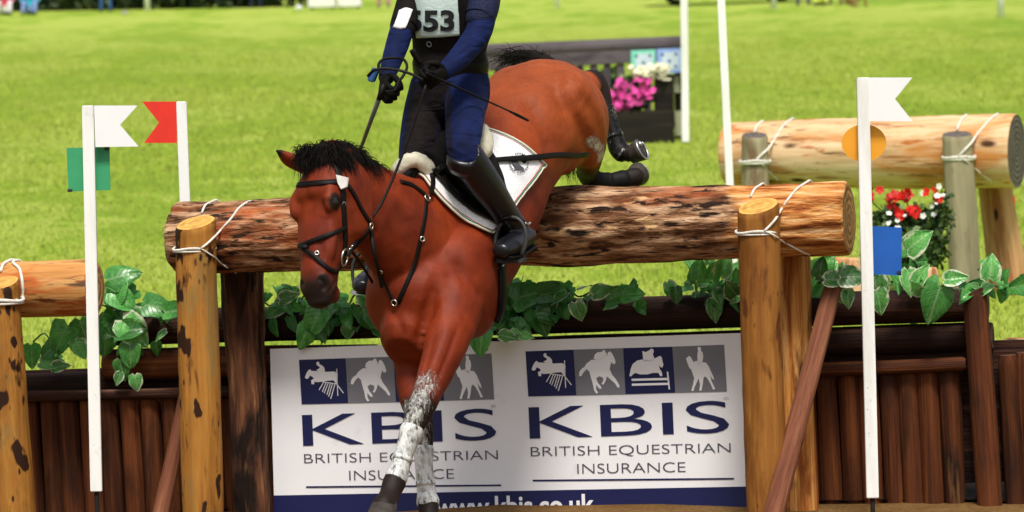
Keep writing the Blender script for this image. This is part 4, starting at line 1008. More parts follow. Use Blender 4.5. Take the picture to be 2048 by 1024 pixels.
def ringo(name, c, n, r, parent, w=.0028, mat=None):
    n = Vector(n).normalized(); a = n.orthogonal().normalized(); b = n.cross(a)
    return mk(name, tube([Vector(c) + (a * math.cos(t) + b * math.sin(t)) * r for t in np.linspace(0, 2 * math.pi, 17)], w, 6, cap=False), mat or METAL, parent)
def ring_px(name, u, v, r, parent, depth=14.6, off=.006):
    p, n = cast(u, v, None, off, depth); return ringo(name, p, n, r, parent)
# leg boots
BOOTW = Mat('greased_boot', 0.45, 0.4); v = BOOTW.coord('obj'); s1 = BOOTW.noise(BOOTW.coord('obj', (60, 60, 26)), 1.0, 6, 0.7, 0.3)
BOOTW.col(BOOTW.ramp(s1, [(0.34, lin('2e2b28')), (0.42, lin('9a9b98')), (0.54, lin('d2d4d2'))])); BOOTW.bump(s1, 0.003); BOOTW = BOOTW.m
BOOTB = plain('black_boot', (0.006, 0.006, 0.006), 0.6, 0.15, 0.3, 40)
BOOTG = Mat('smeared_black_boot', 0.55, 0.2); v = BOOTG.coord('obj', (50, 50, 18)); s1 = BOOTG.noise(v, 1.0, 6, 0.75, 0.8)
BOOTG.col(BOOTG.ramp(s1, [(0.52, lin('0d0c0b')), (0.60, lin('4a4845')), (0.68, lin('c0c0bc'))])); BOOTG = BOOTG.m
def tendon_boot(st, i0, i1, label, mat, extra=.006, straps=1, smat=None):
    pts = [(np.array(tuple(W(s[0], s[1], s[2]))), s[3], s[4]) for s in st]
    n = 9; P = []
    for k in range(n):
        t = i0 + (i1 - i0) * k / (n - 1); i = min(int(t), len(pts) - 2); f = t - i
        c = pts[i][0] * (1 - f) + pts[i + 1][0] * f; P.append((*c, (pts[i][1] * (1 - f) + pts[i + 1][1] * f) + extra, (pts[i][2] * (1 - f) + pts[i + 1][2] * f) + extra))
    c0 = Vector(P[0][:3]); t = thing('tendon_boot', label, 'leg boot', c0, 'leg boots on the horse')
    mk('shell', loft(P, 20, 2, HL), mat, t)
    for k in range(straps):
        q = P[2 + int((n - 4) * (k + .5) / straps)]; j = P.index(q)
        ax = np.array(P[j + 1][:3]) - np.array(P[j - 1][:3]); ax /= np.linalg.norm(ax); c = np.array(q[:3])
        mk('strap', loft([(*(c - ax * .009), q[3] + .002, q[4] + .002), (*(c + ax * .009), q[3] + .002, q[4] + .002)], 18, 1, HL, round_ends=False), smat or mat, t)
    return t
tendon_boot(FL, 5.1, 7.6, 'white greasy tendon boot on the foreleg reaching to the nearer hoof', BOOTW, .003)
tendon_boot(FR, 5.4, 7.9, 'grey-white greasy tendon boot on the farther, crossed-behind foreleg', BOOTW, .003)
tendon_boot(HLg, 4.6, 6.9, 'black boot on the lower hind leg tucked just over the log', BOOTB, .004)
tendon_boot(HRg, 5.0, 7.6, 'black boot on the raised hind leg behind the rump', BOOTG, .004)
#ringo('coronet_band', W(1263, 336, 16.17), (0.2, -.5, 1), .034, [o for o in COL.objects if o.name.startswith('tendon_boot')][2], .004)

# ------------------------------------------------------------------ bridle
PXM = 1 / 555
c0 = Hd(.4, 0, 0)
bri = thing('bridle', 'black leather bridle with crossed noseband, bit rings and reins on the horse head', 'bridle', c0)
strap('browband', [(583, 374), (600, 370), (640, 366), (676, 364)], .022, bri)
strap('headpiece', [(668, 318), (676, 345), (684, 364)], .024, bri, depth=14.5)
strap('cheekpiece', [(684, 362), (686, 400), (688, 440), (690, 478), (688, 500)], .022, bri, th=.008)
strap('throatlash', [(688, 362), (705, 385), (722, 418), (741, 448)], .018, bri, depth=14.55)
strap('throatlash', [(741, 450), (728, 472), (712, 490), (700, 500)], .022, bri, depth=14.55)
strap('noseband', [(690, 455), (665, 468), (632, 480), (606, 491), (600, 494)], .017, bri, depth=14.3, off=.009)
strap('noseband', [(600, 492), (615, 502), (635, 518), (655, 538), (672, 545)], .017, bri, depth=14.3, off=.008)
strap('noseband', [(672, 545), (682, 525), (688, 505)], .017, bri, depth=14.35)
p, n = cast(612, 495, None, .004, 14.3); mk('noseband_pad', ellipsoid(p, (.017, .014, .012)), LEATHER, bri)
p, n = cast(684, 514, None, .010, 14.35); ringo('bit_ring', p, n, .030, bri, .0038)
ring_px('buckle', 686, 408, .007, bri); ring_px('buckle', 634, 507, .007, bri)
for k in range(3): ring_px('curb_link', 692 + k * 5, 505 - k * 6, .007, bri)
TAGW = plain('white_tag', (0.72, 0.70, 0.68), 0.5, 0.3, 0.15, 50)
p, n = cast(683, 364, None, .010, 14.45)
dt = (p - CAM).dot(_f) - .012
tg = prism([W(674, 350, dt), W(698, 356, dt), W(695, 374, dt), W(684, 379, dt), W(677, 366, dt)], NF * .006)
mk('browband_tag', tg, TAGW, bri, smooth=False)
# breastplate and martingale
bpl = thing('breastplate', 'black breastplate of narrow straps and rings over the shoulder and chest', 'breastplate', Hp(.1, 0, -.3))
strap('neck_strap', [(800, 364), (822, 370), (842, 384), (852, 394)], .020, bpl)
strap('shoulder_strap', [(852, 398), (850, 430), (842, 470), (834, 510), (822, 548), (808, 580), (796, 606)], .018, bpl)
strap('saddle_strap', [(862, 352), (860, 372), (854, 392)], .022, bpl, off=.02)
strap('chest_strap', [(742, 460), (748, 500), (760, 545), (782, 590), (792, 612)], .013, bpl, depth=14.7)
ring_px('ring', 853, 397, .013, bpl); ring_px('ring', 843, 478, .009, bpl); ring_px('ring', 740, 452, .012, bpl, 14.6); ring_px('ring', 762, 542, .007, bpl, 14.7)
ring_px('ring', 790, 605, .011, bpl)

# ------------------------------------------------------------------ saddle cloth
CLOTH = plain('white_quilted_cloth', (0.84, 0.84, 0.86), 0.75, 0.2, 0.04, 20, 0.004)
PIPR = plain('red_piping', (0.50, 0.03, 0.03), 0.6, 0.2, 0.1, 20); PIPG = plain('green_piping', (0.02, 0.20, 0.09), 0.6, 0.2, 0.1, 20); PIPW = plain('cream_piping', (0.70, 0.66, 0.55), 0.7, 0.2, 0.1, 20)
def coons(L, Rr_, T, B, nu, nv):
    def res(c, n):
        c = np.array(catmull([np.array((*p, 0.0)) for p in c], 12))[:, :2]; s = np.concatenate([[0], np.cumsum(np.linalg.norm(np.diff(c, axis=0), axis=1))]); s /= s[-1]
        return np.stack([np.interp(np.linspace(0, 1, n), s, c[:, i]) for i in (0, 1)], 1)
    L = res(L, nv); R2 = res(Rr_, nv); T = res(T, nu); B = res(B, nu); G = np.zeros((nv, nu, 2))
    for j in range(nv):
        for i in range(nu):
            a = i / (nu - 1); b = j / (nv - 1)
            G[j, i] = (1 - a) * L[j] + a * R2[j] + (1 - b) * T[i] + b * B[i] - ((1 - a) * (1 - b) * T[0] + a * (1 - b) * T[-1] + (1 - a) * b * B[0] + a * b * B[-1])
    return G
def drape(G, tree, off, depth, th, relax=3):
    nv, nu = G.shape[:2]; P = np.zeros((nv, nu, 3)); N = np.zeros((nv, nu, 3))
    for j in range(nv):
        for i in range(nu):
            p, n = cast(G[j, i, 0], G[j, i, 1], tree, off, depth); P[j, i] = p; N[j, i] = n
    for _ in range(relax):
        Q = P.copy(); Q[1:-1, 1:-1] = .2 * (P[1:-1, 1:-1] + P[:-2, 1:-1] + P[2:, 1:-1] + P[1:-1, :-2] + P[1:-1, 2:]); P = Q
    V = np.concatenate([(P + N * th).reshape(-1, 3), P.reshape(-1, 3)]); n = nv * nu; F = []
    for j in range(nv - 1):
        for i in range(nu - 1):
            a = j * nu + i; F.append((a, a + nu, a + nu + 1, a + 1)); F.append((n + a, n + a + 1, n + a + nu + 1, n + a + nu))
    rim = [j * nu for j in range(nv)] + [(nv - 1) * nu + i for i in range(1, nu)] + [j * nu + nu - 1 for j in range(nv - 2, -1, -1)] + [i for i in range(nu - 2, 0, -1)]
    for k in range(len(rim)):
        a = rim[k]; b = rim[(k + 1) % len(rim)]; F.append((a, n + a, n + b, b))
    return (V, F), P, N
G = coons([(812, 337), (835, 348), (862, 385), (905, 428), (950, 458), (978, 468)], [(972, 262), (1010, 275), (1050, 298), (1085, 331)],
          [(812, 337), (850, 315), (900, 290), (940, 272), (972, 262)], [(978, 468), (1000, 452), (1030, 404), (1060, 366), (1085, 331)], 40, 26)
geo, CP, CN = drape(G, HB, .010, 15.1, .008)
cloth = thing('saddle_cloth', 'white saddle cloth with red and green piping under the black saddle', 'saddle cloth', Hp(-.2, .2, -.2))
mk('sheet', geo, CLOTH, cloth)
clothB = bvh(geo)
def piping(name, P, N, w, mat, off):
    P = np.array(P); N = np.array(N)
    return mk(name, tube([p + n * off for p, n in zip(P, N)], w, 6), mat, cloth)
nv, nu = G.shape[:2]
edges = [(CP[:, 0], CN[:, 0], CP[:, 1], CP[:, 2]), (CP[-1, :], CN[-1, :], CP[-2, :], CP[-3, :]), (CP[:, -1], CN[:, -1], CP[:, -2], CP[:, -3])]
for e in edges:
    inn = (e[2] - e[0]); inn /= np.linalg.norm(inn, axis=1)[:, None] + 1e-9
    piping('piping', e[0], e[1], .0045, PIPW, .006); piping('piping', e[0] + inn * .009, e[1], .0024, PIPG, .0085); piping('piping', e[0] + inn * .017, e[1], .0018, PIPR, .0085)
# emblem on the cloth: a ring of small letters round a horse head
def drape_geo(polys, tree, off, depth):
    gs = []
    for pts in polys:
        bm = bmesh.new(); vs = [bm.verts.new((x, y, 0)) for x, y in pts]; bm.faces.new(vs); bmesh.ops.triangulate(bm, faces=bm.faces[:])
        bm.verts.index_update(); V = [cast(w.co.x, w.co.y, tree, off, depth)[0] for w in bm.verts]; F = [tuple(x.index for x in f.verts) for f in bm.faces]; bm.free()
        if all(x is not None for x in V): gs.append((np.array([tuple(x) for x in V]), F))
    return join(*gs)[:2]
EMB = plain('grey_print', (0.09, 0.09, 0.10), 0.6, 0.2, 0.1, 20)
BLACKP = plain('black_print', (0.02, 0.02, 0.025), 0.6, 0.2, 0.1, 20)
hh = [(1019, 322), (1023, 316), (1029, 318), (1034, 326), (1040, 333), (1046, 338), (1046, 341), (1026, 340), (1028, 335), (1024, 330)]
ems = [hh]
for k in range(26):
    t = k / 26 * 2 * math.pi
    if k % 9 == 8: continue
    cx, cy = 1036 + 18 * math.cos(t), 327 + 19 * math.sin(t); ems.append([(cx - 1.2, cy - 1.6), (cx + 1.2, cy - 1.6), (cx + 1.2, cy + 1.6), (cx - 1.2, cy + 1.6)])
mk('emblem', drape_geo(ems, clothB, .006, 15.2), EMB, cloth, smooth=False)

# ------------------------------------------------------------------ sheepskin pad and saddle
FLEECE = plain('cream_sheepskin', (0.84, 0.79, 0.62), 0.95, 0.1, 0.08, 60, 0.006)
fle = thing('sheepskin_pad', 'cream sheepskin pad showing in front of and behind the black saddle', 'saddle pad', Hp(-.2, 0, .02))
def fluffy(name, pts, r):
    g = tube(pts, r, 18, 8); n = fbm(g[0] * 60, 3, 5); ax = np.array(catmull([np.array(tuple(p)) for p in pts], 8)); k = np.repeat(np.arange(len(ax)), 18)
    d = g[0] - ax[k]; d /= np.linalg.norm(d, axis=1)[:, None]; return mk(name, (g[0] + d * (n * .0035)[:, None], g[1]), FLEECE, fle)
fluffy('front_roll', [W(792, 356, 14.86), W(797, 338, 14.85), W(812, 324, 14.85), W(832, 320, 14.86), W(850, 330, 14.87), W(862, 350, 14.89), W(866, 372, 14.92)], [.017, .025, .028, .029, .029, .026, .018])
fluffy('rear_roll', [W(950, 250, 15.2), W(962, 262, 15.16), W(968, 282, 15.12), W(966, 304, 15.09), W(955, 318, 15.08)], [.022, .032, .038, .032, .018])
fluffy('under_edge', [W(868, 362, 14.93), W(880, 380, 14.93), W(930, 430, 14.93), W(985, 452, 14.97), W(994, 440, 14.97)], [.012, .010, .006, .012, .014])
sad = thing('saddle', 'black leather saddle with long flap and stirrup under the rider', 'saddle', Hp(-.2, 0, .05))
seat = union([loft([St(Hp(.02, 0, .02), .06, .04), St(Hp(-.10, 0, .035), .10, .045), St(Hp(-.22, 0, .055), .12, .045), St(Hp(-.32, 0, .045), .11, .04)], 24, 4, HL),
              ellipsoid(W(836, 318, 14.93), (.055, .05, .04))], .010, 6)
mk('seat', seat, LEATHER, sad)
Gf = coons([(846, 320), (856, 345), (884, 385), (930, 425), (975, 448)], [(968, 300), (985, 330), (1000, 380), (1002, 430)], [(846, 320), (885, 312), (930, 306), (968, 300)], [(975, 448), (985, 450), (996, 445), (1002, 430)], 24, 24)
geo, FP, FN = drape(Gf, HB, .026, 15.0, .010); mk('flap', geo, LEATHER, sad); flapB = bvh(geo)
strap('knee_roll', [(872, 345), (882, 338), (895, 345), (915, 368), (940, 390), (962, 412)], .026, sad, tree=flapB, th=.024, depth=14.9, off=.010)
strap('surcingle_end', [(976, 332), (1010, 327), (1045, 322), (1090, 315), (1130, 309), (1165, 303)], .024, sad, th=.006, off=.030, tree=None, depth=15.3)
p, n = cast(1038, 323, None, .022, 15.2); mk('keeper', ellipsoid(p, (.016, .008, .018)), LEATHER, sad)
girth = strap('girth', [(990, 447), (998, 500), (1001, 550), (1001, 590), (999, 620), (992, 640)], .08, sad, th=.018, depth=15.1, off=.008)
p, n = cast(1006, 533, None, .03, 15.1); mk('girth_buckle', beam(W(988, 541, 14.9), W(1010, 529, 14.9), .008, .006), METAL, sad)
# ================================================================== THE RIDER
RL = Vector((.93, -.36, 0)).normalized()         # rider's left
def limb(st, n=18, ref=None): return loft([St(W(s[0], s[1], s[2]), s[3], s[4] if len(s) > 4 else s[3]) for s in st], n, 4, RL if ref is None else ref)
TORSO = [(903, 195, 15.15, .150, .120), (903, 165, 15.15, .150, .120), (903, 112, 15.15, .128, .105), (903, 40, 15.12, .150, .12), (904, -35, 15.1, .172, .125), (905, -95, 15.1, .185, .10), (905, -125, 15.1, .10, .08), (905, -160, 15.08, .056, .060), (904, -185, 15.06, .054, .058)]
LLEG = [(934, 178, 15.12, .082, .105), (930, 225, 15.00, .075, .090), (927, 268, 14.86, .068, .074), (926, 302, 14.78, .059, .058), (942, 332, 14.79, .056, .056), (972, 372, 14.86, .056, .058), (1008, 425, 14.95, .046, .048), (1036, 463, 15.02, .040, .042)]
RLEG = [(866, 178, 15.2, .088, .105), (850, 235, 15.16, .084, .095), (838, 290, 15.08, .076, .080), (826, 335, 15.02, .062, .062), (800, 400, 15.10, .058, .058), (772, 470, 15.2, .048, .048), (752, 535, 15.28, .040, .042)]
LARM = [(965, -92, 15.08, .060), (972, -45, 15.02, .060), (968, 10, 14.97, .054), (958, 62, 14.93, .051), (938, 92, 14.89, .047), (914, 120, 14.84, .042), (888, 143, 14.77, .032)]
RARM = [(848, -92, 15.10, .060), (838, -45, 15.08, .054), (820, 10, 15.06, .047), (806, 52, 15.02, .046), (796, 85, 14.97, .045), (785, 118, 14.91, .040), (773, 155, 14.84, .031)]
HEADC = W(902, -232, 15.04)
fw = Vector((-.30, -.95, -.1)).normalized(); hl = RL - fw * RL.dot(fw); hl.normalize(); hu = fw.cross(hl); hu = hu if hu.z > 0 else -hu
bp = [limb(TORSO, 28), limb(LLEG), limb(RLEG), limb(LARM), limb(RARM), ellipsoid(W(905, 200, 15.2), (.14, .12, .09), (RL, fw, hu)),
      ellipsoid(HEADC, (.074, .094, .112), (hl, fw, hu)), ellipsoid(HEADC + fw * .03 - hu * .075, (.052, .062, .045), (hl, fw, hu)),
      ellipsoid(HEADC + fw * .098 - hu * .018, (.013, .016, .022), (hl, fw, hu)), ellipsoid(HEADC + fw * .084 - hu * .056, (.026, .010, .006), (hl, fw, hu)),
      ellipsoid(HEADC + fw * .084 - hu * .066, (.024, .010, .006), (hl, fw, hu)), ellipsoid(HEADC + fw * .088 + hu * .022, (.058, .012, .010), (hl, fw, hu))]
for s in (1, -1): bp.append(ellipsoid(HEADC + hl * s * .075 - hu * .01 - fw * .01, (.010, .018, .030), (hl, fw, hu)))
# feet inside the boots
LFOOT = [(1052, 474, 15.05, .034, .036), (1034, 484, 14.97, .038, .038), (1016, 494, 14.88, .042, .034), (1004, 500, 14.82, .032, .024)]
RFOOT = [(748, 548, 15.30, .032, .034), (738, 560, 15.20, .036, .036), (728, 568, 15.10, .040, .030), (724, 572, 15.05, .028, .022)]
bp += [limb(LFOOT), limb(RFOOT)]
BV, BF = union(bp, .0085, 4, .5)
RB = bvh((BV, BF))
# regions of clothing
pxv = lambda P: ((512 - ((P - np.array(CAM)) @ np.array(_up)) / ((P - np.array(CAM)) @ np.array(_f)) * FPX))
vv = pxv(BV)
cloth_b = np.zeros(len(BV)); skin = np.zeros(len(BV)); blackp = np.zeros(len(BV))
dl, tl, ol = seg_dist(BV, [W(*s[:3]) for s in LLEG]); dr, tr_, orr = seg_dist(BV, [W(*s[:3]) for s in RLEG])
rl = np.array(RL)
blackp = np.maximum(blackp, sstep((orr @ rl) / np.maximum(dr, 1e-4), -.55, -.40) * (dr < dl) * (vv > 165))
blackp = np.maximum(blackp, (1 - sstep((ol @ rl) / np.maximum(dl, 1e-4), -.50, -.35)) * (dl <= dr) * (vv > 165))
da, ta, oa = seg_dist(BV, [W(*s[:3]) for s in RARM]); blackp = np.maximum(blackp, (1 - sstep(ta, 2.9, 3.0)) * (da < .075) * (vv < 75) * (ta > 0))
skin = (vv < -150).astype(float)
M = Mat('rider_clothes', 0.8, 0.12); v = M.coord('obj', rnd=False)
n1 = M.noise(v, 9, 5, .6); n2 = M.noise(v, 300, 2)
navy = M.mix(M.step(n1, .35, .65), lin('0b1230'), lin('121e4a'))
suede = M.mix(M.step(n1, .35, .65), lin('120d0b'), lin('1c1410'))
cc = M.mix(M.n('Attribute', attribute_name='black').outputs['Fac'], navy, suede); cc = M.mix(M.n('Attribute', attribute_name='skin').outputs['Fac'], cc, lin('c98f70'))
M.col(cc); M.b.inputs['Sheen Weight'].default_value = .12; M.b.inputs['Sheen Roughness'].default_value = .5; M.b.inputs['Sheen Tint'].default_value = lin('4060c0'); cre = M.noise(M.coord('obj', (9, 9, 22), rnd=False), 1.0, 1.5, .4, 1.2); M.bump(M.n('Math', {0: M.mul(cre, 1.0), 1: M.mul(n2, .10)}, operation='ADD').outputs[0], .013)
rider = tag(mk('person', (BV, BF), M.m, loc=W(905, 200, 15.15), attrs={'black': blackp, 'skin': skin}), 'rider in navy with black body protector and number bib, standing in the stirrups', 'person')
VESTM = plain('black_vest_fabric', (0.009, 0.0075, 0.007), 0.8, 0.12, 0.35, 30, 0.003)
DENIMB = plain('navy_sleeve', lin('171c3c'), 0.7, 0.25, 0.35, 18, 0.006)
BIBM = plain('pale_mint_bib', lin('cfe3e0'), 0.55, 0.25, 0.05, 12, 0.002)
vest = limb([(901, 128, 15.14, .146, .122), (900, 95, 15.14, .145, .124), (903, 40, 15.11, .163, .142), (905, -20, 15.09, .180, .148), (906, -70, 15.09, .165, .13), (906, -105, 15.1, .10, .10)], 40)
vn = fbm(vest[0] * 11, 3, 3); ctr = vest[0].mean(0); vd = vest[0] - ctr; vd[:, 2] = 0; vd /= np.linalg.norm(vd, axis=1)[:, None] + 1e-6
vest = (vest[0] + vd * (vn * .006)[:, None], vest[1]); VB = bvh(vest)
vo = mk('body_protector', vest, VESTM, rider)
belt = limb([(901, 126, 15.145, .149, .125), (901, 140, 15.15, .146, .124)], 32); mk('belt', belt, LEATHER, rider)
Gb = coons([(822, -40), (826, 10), (836, 75)], [(914, -40), (916, 10), (919, 70)], [(822, -40), (866, -42), (914, -40)], [(836, 75), (876, 73), (919, 70)], 24, 24)
geo, BPp, BPn = drape(Gb, VB, .006, 15.0, .003); bib = mk('number_bib', geo, BIBM, rider); bibB = bvh(geo)
def drape_text(s, x0, x1, yb, cap, mat, parent, tree, bold=0.0, tilt=0.0):
    V, F = text_mesh(s, bold); w = V[:, 0].max(); P = []
    for p in V:
        u = x0 + p[0] / w * (x1 - x0); q = cast(u, yb - p[1] / .729 * cap + tilt * (u - x0), tree, .0035, 15.0)[0]; P.append(tuple(q))
    return mk('lettering', (np.array(P), F), mat, parent, smooth=False)
drape_text('553', 815, 909, 61.5, 41, BLACKP, bib, bibB, .035, -.012)
p, n = cast(859, 88, VB, .003, 15.0); ringo('badge', p, n, .010, vo, .0022, plain('grey_print', (.25, .25, .25), .6, .2, .1, 20))
mk('toggle', tube([W(824, 100, 14.98), W(832, 114, 14.99), W(842, 128, 15.0)], [.012, .012, .009], 10, 3), VESTM, rider)
# sleeves' cuffs, arm holder
mk('sleeve', limb([(968, -60, 15.02, .066), (968, 0, 14.97, .062), (962, 30, 14.95, .059), (960, 36, 14.945, .055)], 20), DENIMB, rider)
mk('sleeve', limb([(840, -60, 15.08, .062), (822, 0, 15.06, .053), (808, 48, 15.025, .052), (805, 58, 15.01, .048)], 20), VESTM, rider)
sl_ = limb([(840, -60, 15.08, .064), (822, 0, 15.06, .055), (808, 48, 15.025, .054), (805, 58, 15.01, .050)], 20); SB = bvh(sl_)
Ga = coons([(800, 22), (795, 38), (788, 55)], [(824, 20), (818, 38), (810, 57)], [(800, 22), (812, 17), (824, 20)], [(788, 55), (799, 58), (810, 57)], 10, 10)
geo, _, _ = drape(Ga, SB, .004, 14.98, .004); mk('armband', geo, plain('white_plastic', (.78, .77, .76), .4, .4, .05, 12), rider)
# boots
BOOTL = plain('polished_black_boot', (0.006, 0.006, 0.009), 0.3, 0.4, 0.2, 12)
def boot(leg_, foot_):
    top = leg_[4]; i = 4
    st = [(leg_[3][0] + 4, leg_[3][1] + 18, leg_[3][2] + .004, leg_[3][3] + .013, leg_[3][3] + .013), (leg_[3][0] * .45 + leg_[4][0] * .55, leg_[3][1] * .45 + leg_[4][1] * .55, leg_[3][2] * .45 + leg_[4][2] * .55, leg_[4][3] + .012, leg_[4][4] + .012 if len(leg_[4]) > 4 else leg_[4][3] + .012)] + [(s[0], s[1], s[2], s[3] + .007, s[4] + .007) for s in leg_[5:]]
    return union([limb(st, 22), limb([(s[0], s[1], s[2], s[3] + .007, s[4] + .006) for s in foot_], 18)], .0055, 5)
gL = boot(LLEG, LFOOT); bl_ = mk('boot', gL, BOOTL, rider); BLB = bvh(gL)
gR = boot(RLEG, RFOOT); br_ = mk('boot', gR, BOOTL, rider)
def sole(foot_, par):
    P = [W(s[0], s[1], s[2]) for s in foot_]; dn2 = Vector((.25, .1, -1)).normalized()
    mk('sole', loft([St(p + dn2 * (s[4] + .004), s[3] * 1.0, .008) for p, s in zip(P, foot_)], 14, 4, RL), LEATHER, par)
    mk('heel', loft([St(P[0] + dn2 * (foot_[0][4] + .002), .030, .03), St(P[0] + dn2 * (foot_[0][4] + .022), .030, .03)], 12, 1, RL, round_ends=False), LEATHER, par)
sole(LFOOT, bl_); sole(RFOOT, br_)
strap('spur_strap', [(1000, 440), (1018, 436), (1038, 440), (1052, 448)], .018, bl_, tree=BLB, off=.003, depth=14.95)
p, n = cast(1048, 446, BLB, .004, 14.98); mk('spur', tube([p, W(1056, 449, 14.99), W(1061, 445, 15.0)], .005, 8, 3), METAL, bl_)
# stirrup iron and leather (parts of the saddle)
st_ = []
c_ = W(1020, 496, 14.90)
for k in range(21):
    t = -0.25 * math.pi + (1.5 * math.pi) * k / 20; st_.append(c_ + RL * math.cos(t) * .062 + Vector((.10, .12, .95)).normalized() * (math.sin(t) * .085 + .03))
iron = mk('stirrup', tube(st_, .0075, 8), DARKMETAL, sad); mk('tread', box(c_ + Vector((0, 0, -.045)), (.06, .03, .008), (RL, fw, Vector((.1, .12, .95))), .003), DARKMETAL, iron)
c2 = W(734, 562, 15.18); st2 = [c2 + RL * math.cos(t) * .06 + Vector((0, .1, 1)) * (math.sin(t) * .085 + .03) for t in np.linspace(-.25 * math.pi, 1.25 * math.pi, 21)]
iron = mk('stirrup', tube(st2, .0065, 8), DARKMETAL, sad); mk('tread', box(c2 + Vector((0, 0, -.04)), (.058, .03, .008), (RL, fw, Vector((0, .1, 1))), .003), METAL, iron)
mk('stirrup_leather', tube([c2 + Vector((0, .01, .11)), W(790, 400, 15.15)], .010, 6), LEATHER, sad)
# helmet
HELM = plain('dark_helmet', (.012, .012, .016), .5, .4, .2, 12)
mk('helmet', union([ellipsoid(HEADC + hu * .035 - fw * .006, (.096, .118, .098), (hl, fw, hu)), ellipsoid(HEADC + hu * .042 + fw * .115, (.068, .045, .010), (hl, fw, hu))], .007, 4), HELM, rider)
mk('chin_strap', tube([HEADC + hl * .082 + hu * .02, HEADC + hl * .068 - hu * .07 + fw * .02, HEADC - hu * .125 + fw * .035, HEADC - hl * .068 - hu * .07 + fw * .02, HEADC - hl * .082 + hu * .02], .006, 6, 6), LEATHER, rider)
for s in (1, -1): mk('eye', ellipsoid(HEADC + fw * .086 + hl * s * .032 + hu * .004, (.013, .008, .007), (hl, fw, hu), 8), EYE, rider)
# gloved hands: palm, four bent fingers of unequal length and a thumb, closed on what they hold
GLOVE = plain('black_glove', (0.004, 0.0035, 0.0035), 0.7, 0.1, 0.4, 40, 0.001)
def hand(wr, a, s, label=None, k=1.12):
    a = Vector(a).normalized(); s = Vector(s); s = (s - a * s.dot(a)).normalized(); n = hand.sign * a.cross(s)
    wr = Vector(wr); ps = []
    ps.append(loft([St(wr - a * .03, .027, .024), St(wr + a * .005, .028, .022), St(wr + a * .04 * k, .040, .020), St(wr + a * .075 * k, .042, .018)], 18, 3, s))
    for off, L, w in ((.032, .92, .0100), (.011, 1.05, .0105), (-.011, .98, .0100), (-.031, .78, .0088)):
        b = wr + a * .070 * k + s * off; p1 = b + (a * .75 + n * .65).normalized() * .040 * L; p2 = p1 + (n * .85 - a * .5).normalized() * .028 * L; p3 = p2 + (-a * .92 - n * .25).normalized() * .022 * L
        ps.append(loft([(*p, w * f, w * f) for p, f in ((b - a * .02, 1.05), (b, 1.1), (b.lerp(p1, .5), .98), (p1, 1.08), (p1.lerp(p2, .5), .95), (p2, 1.0), (p3, .85))], 10, 2))
    b = wr + a * .022 + s * .026 + n * .006; p1 = b + (s * .55 + a * .65 + n * .45).normalized() * .040; p2 = p1 + (a * .55 + n * .75 - s * .25).normalized() * .032; p3 = p2 + (n * .5 - s * .7 + a * .2).normalized() * .022
    ps.append(loft([(*p, w, w) for p, w in ((b, .016), (b.lerp(p1, .6), .0135), (p1, .013), (p2, .0115), (p3, .009))], 10, 2))
    g = union(ps, .0030, 3); o = mk('glove', g, GLOVE, rider); grip = wr + a * .088 * k + n * .024
    mk('cuff', loft([(*(wr - a * .034), .033, .031), (*(wr - a * .008), .031, .029)], 16, 1, s, round_ends=False), GLOVE, o)
    return o, grip, n
hand.sign = 1
WR = W(772, 158, 14.83); aR = W(760, 212, 14.67) - WR
hand.sign = -1; gR_, gripR, nR = hand(WR, aR, (.30, -.25, .9))
WLf = W(886, 146, 14.765); aL = W(846, 176, 14.63) - WLf
hand.sign = 1; gL_, gripL, nL = hand(WLf, aL, (.25, -.75, .65))
mk('watch', box(W(747, 150, 14.80), (.012, .016, .026), (Vector((.9, -.2, -.4)), Vector((.3, .9, 0)), Vector((.4, .1, .9))), .004), plain('blue_cuff', lin('1f4a80'), .5, .3, .2, 20), rider)
# ------------------------------------------------------------------ whips and reins
WHIPG = plain('grey_whip_shaft', (.13, .14, .13), .5, .3, .2, 30)
w1 = thing('riding_whip', 'grey riding whip held downwards in the gloved right hand', 'whip', gripR)
e1 = W(718, 306, 14.95); s1_ = W(757, 200, 14.60)
mk('handle', tube([W(768, 168, 14.6), s1_], [.011, .009], 10), LEATHER, w1); mk('shaft', tube([s1_, s1_.lerp(e1, .5) , e1], [.0095, .008, .0065], 10), WHIPG, w1)
mk('wrist_loop', tube([W(762, 150, 14.72), W(757, 130, 14.73), W(768, 118, 14.74), W(792, 116, 14.74), W(808, 120, 14.72), W(814, 134, 14.70), W(806, 152, 14.68), W(797, 164, 14.66), W(790, 180, 14.63), W(772, 184, 14.60)], .0055, 8, 6), LEATHER, w1)
w2 = thing('riding_whip', 'thin black riding whip slanting across the thigh to the horse flank', 'whip', gripL)
a_ = W(852, 146, 14.60); b_ = W(1018, 222, 15.05); c_ = W(1056, 241, 15.15)
mk('shaft', tube([a_, W(930, 182, 14.83), b_], [.0050, .0044, .0034], 8, 3), LEATHER, w2); mk('flap', tube([b_, b_.lerp(c_, .45), c_], [.0038, .0068, .005], 8, 3), LEATHER, w2)
rn = [o for o in COL.objects if o.name == 'bridle'][0]
def rein(pts, w=.014):
    P = [Vector(p) for p in catmull([np.array(tuple(p)) for p in pts], 8)]
    mk('rein', strap_geo(P, [Vector((.2, -.95, .2))] * len(P), w, .004), LEATHER, rn)
rein([W(852, 170, 14.60), W(826, 250, 14.58), W(795, 335, 14.55), W(764, 405, 14.50), W(741, 440, 14.46)], .010)
p, n = cast(688, 510, None, .014, 14.35)
rein([W(741, 440, 14.46), W(722, 466, 14.40), W(704, 492, 14.36), p], .020)
rein([W(741, 448, 14.46), W(748, 500, 14.42), W(758, 545, 14.45), W(764, 575, 14.50)], .014)
rein([W(735, 153, 14.62), W(748, 141, 14.60), W(768, 137, 14.60), W(795, 140, 14.60), W(822, 148, 14.60), W(846, 160, 14.60)], .011)
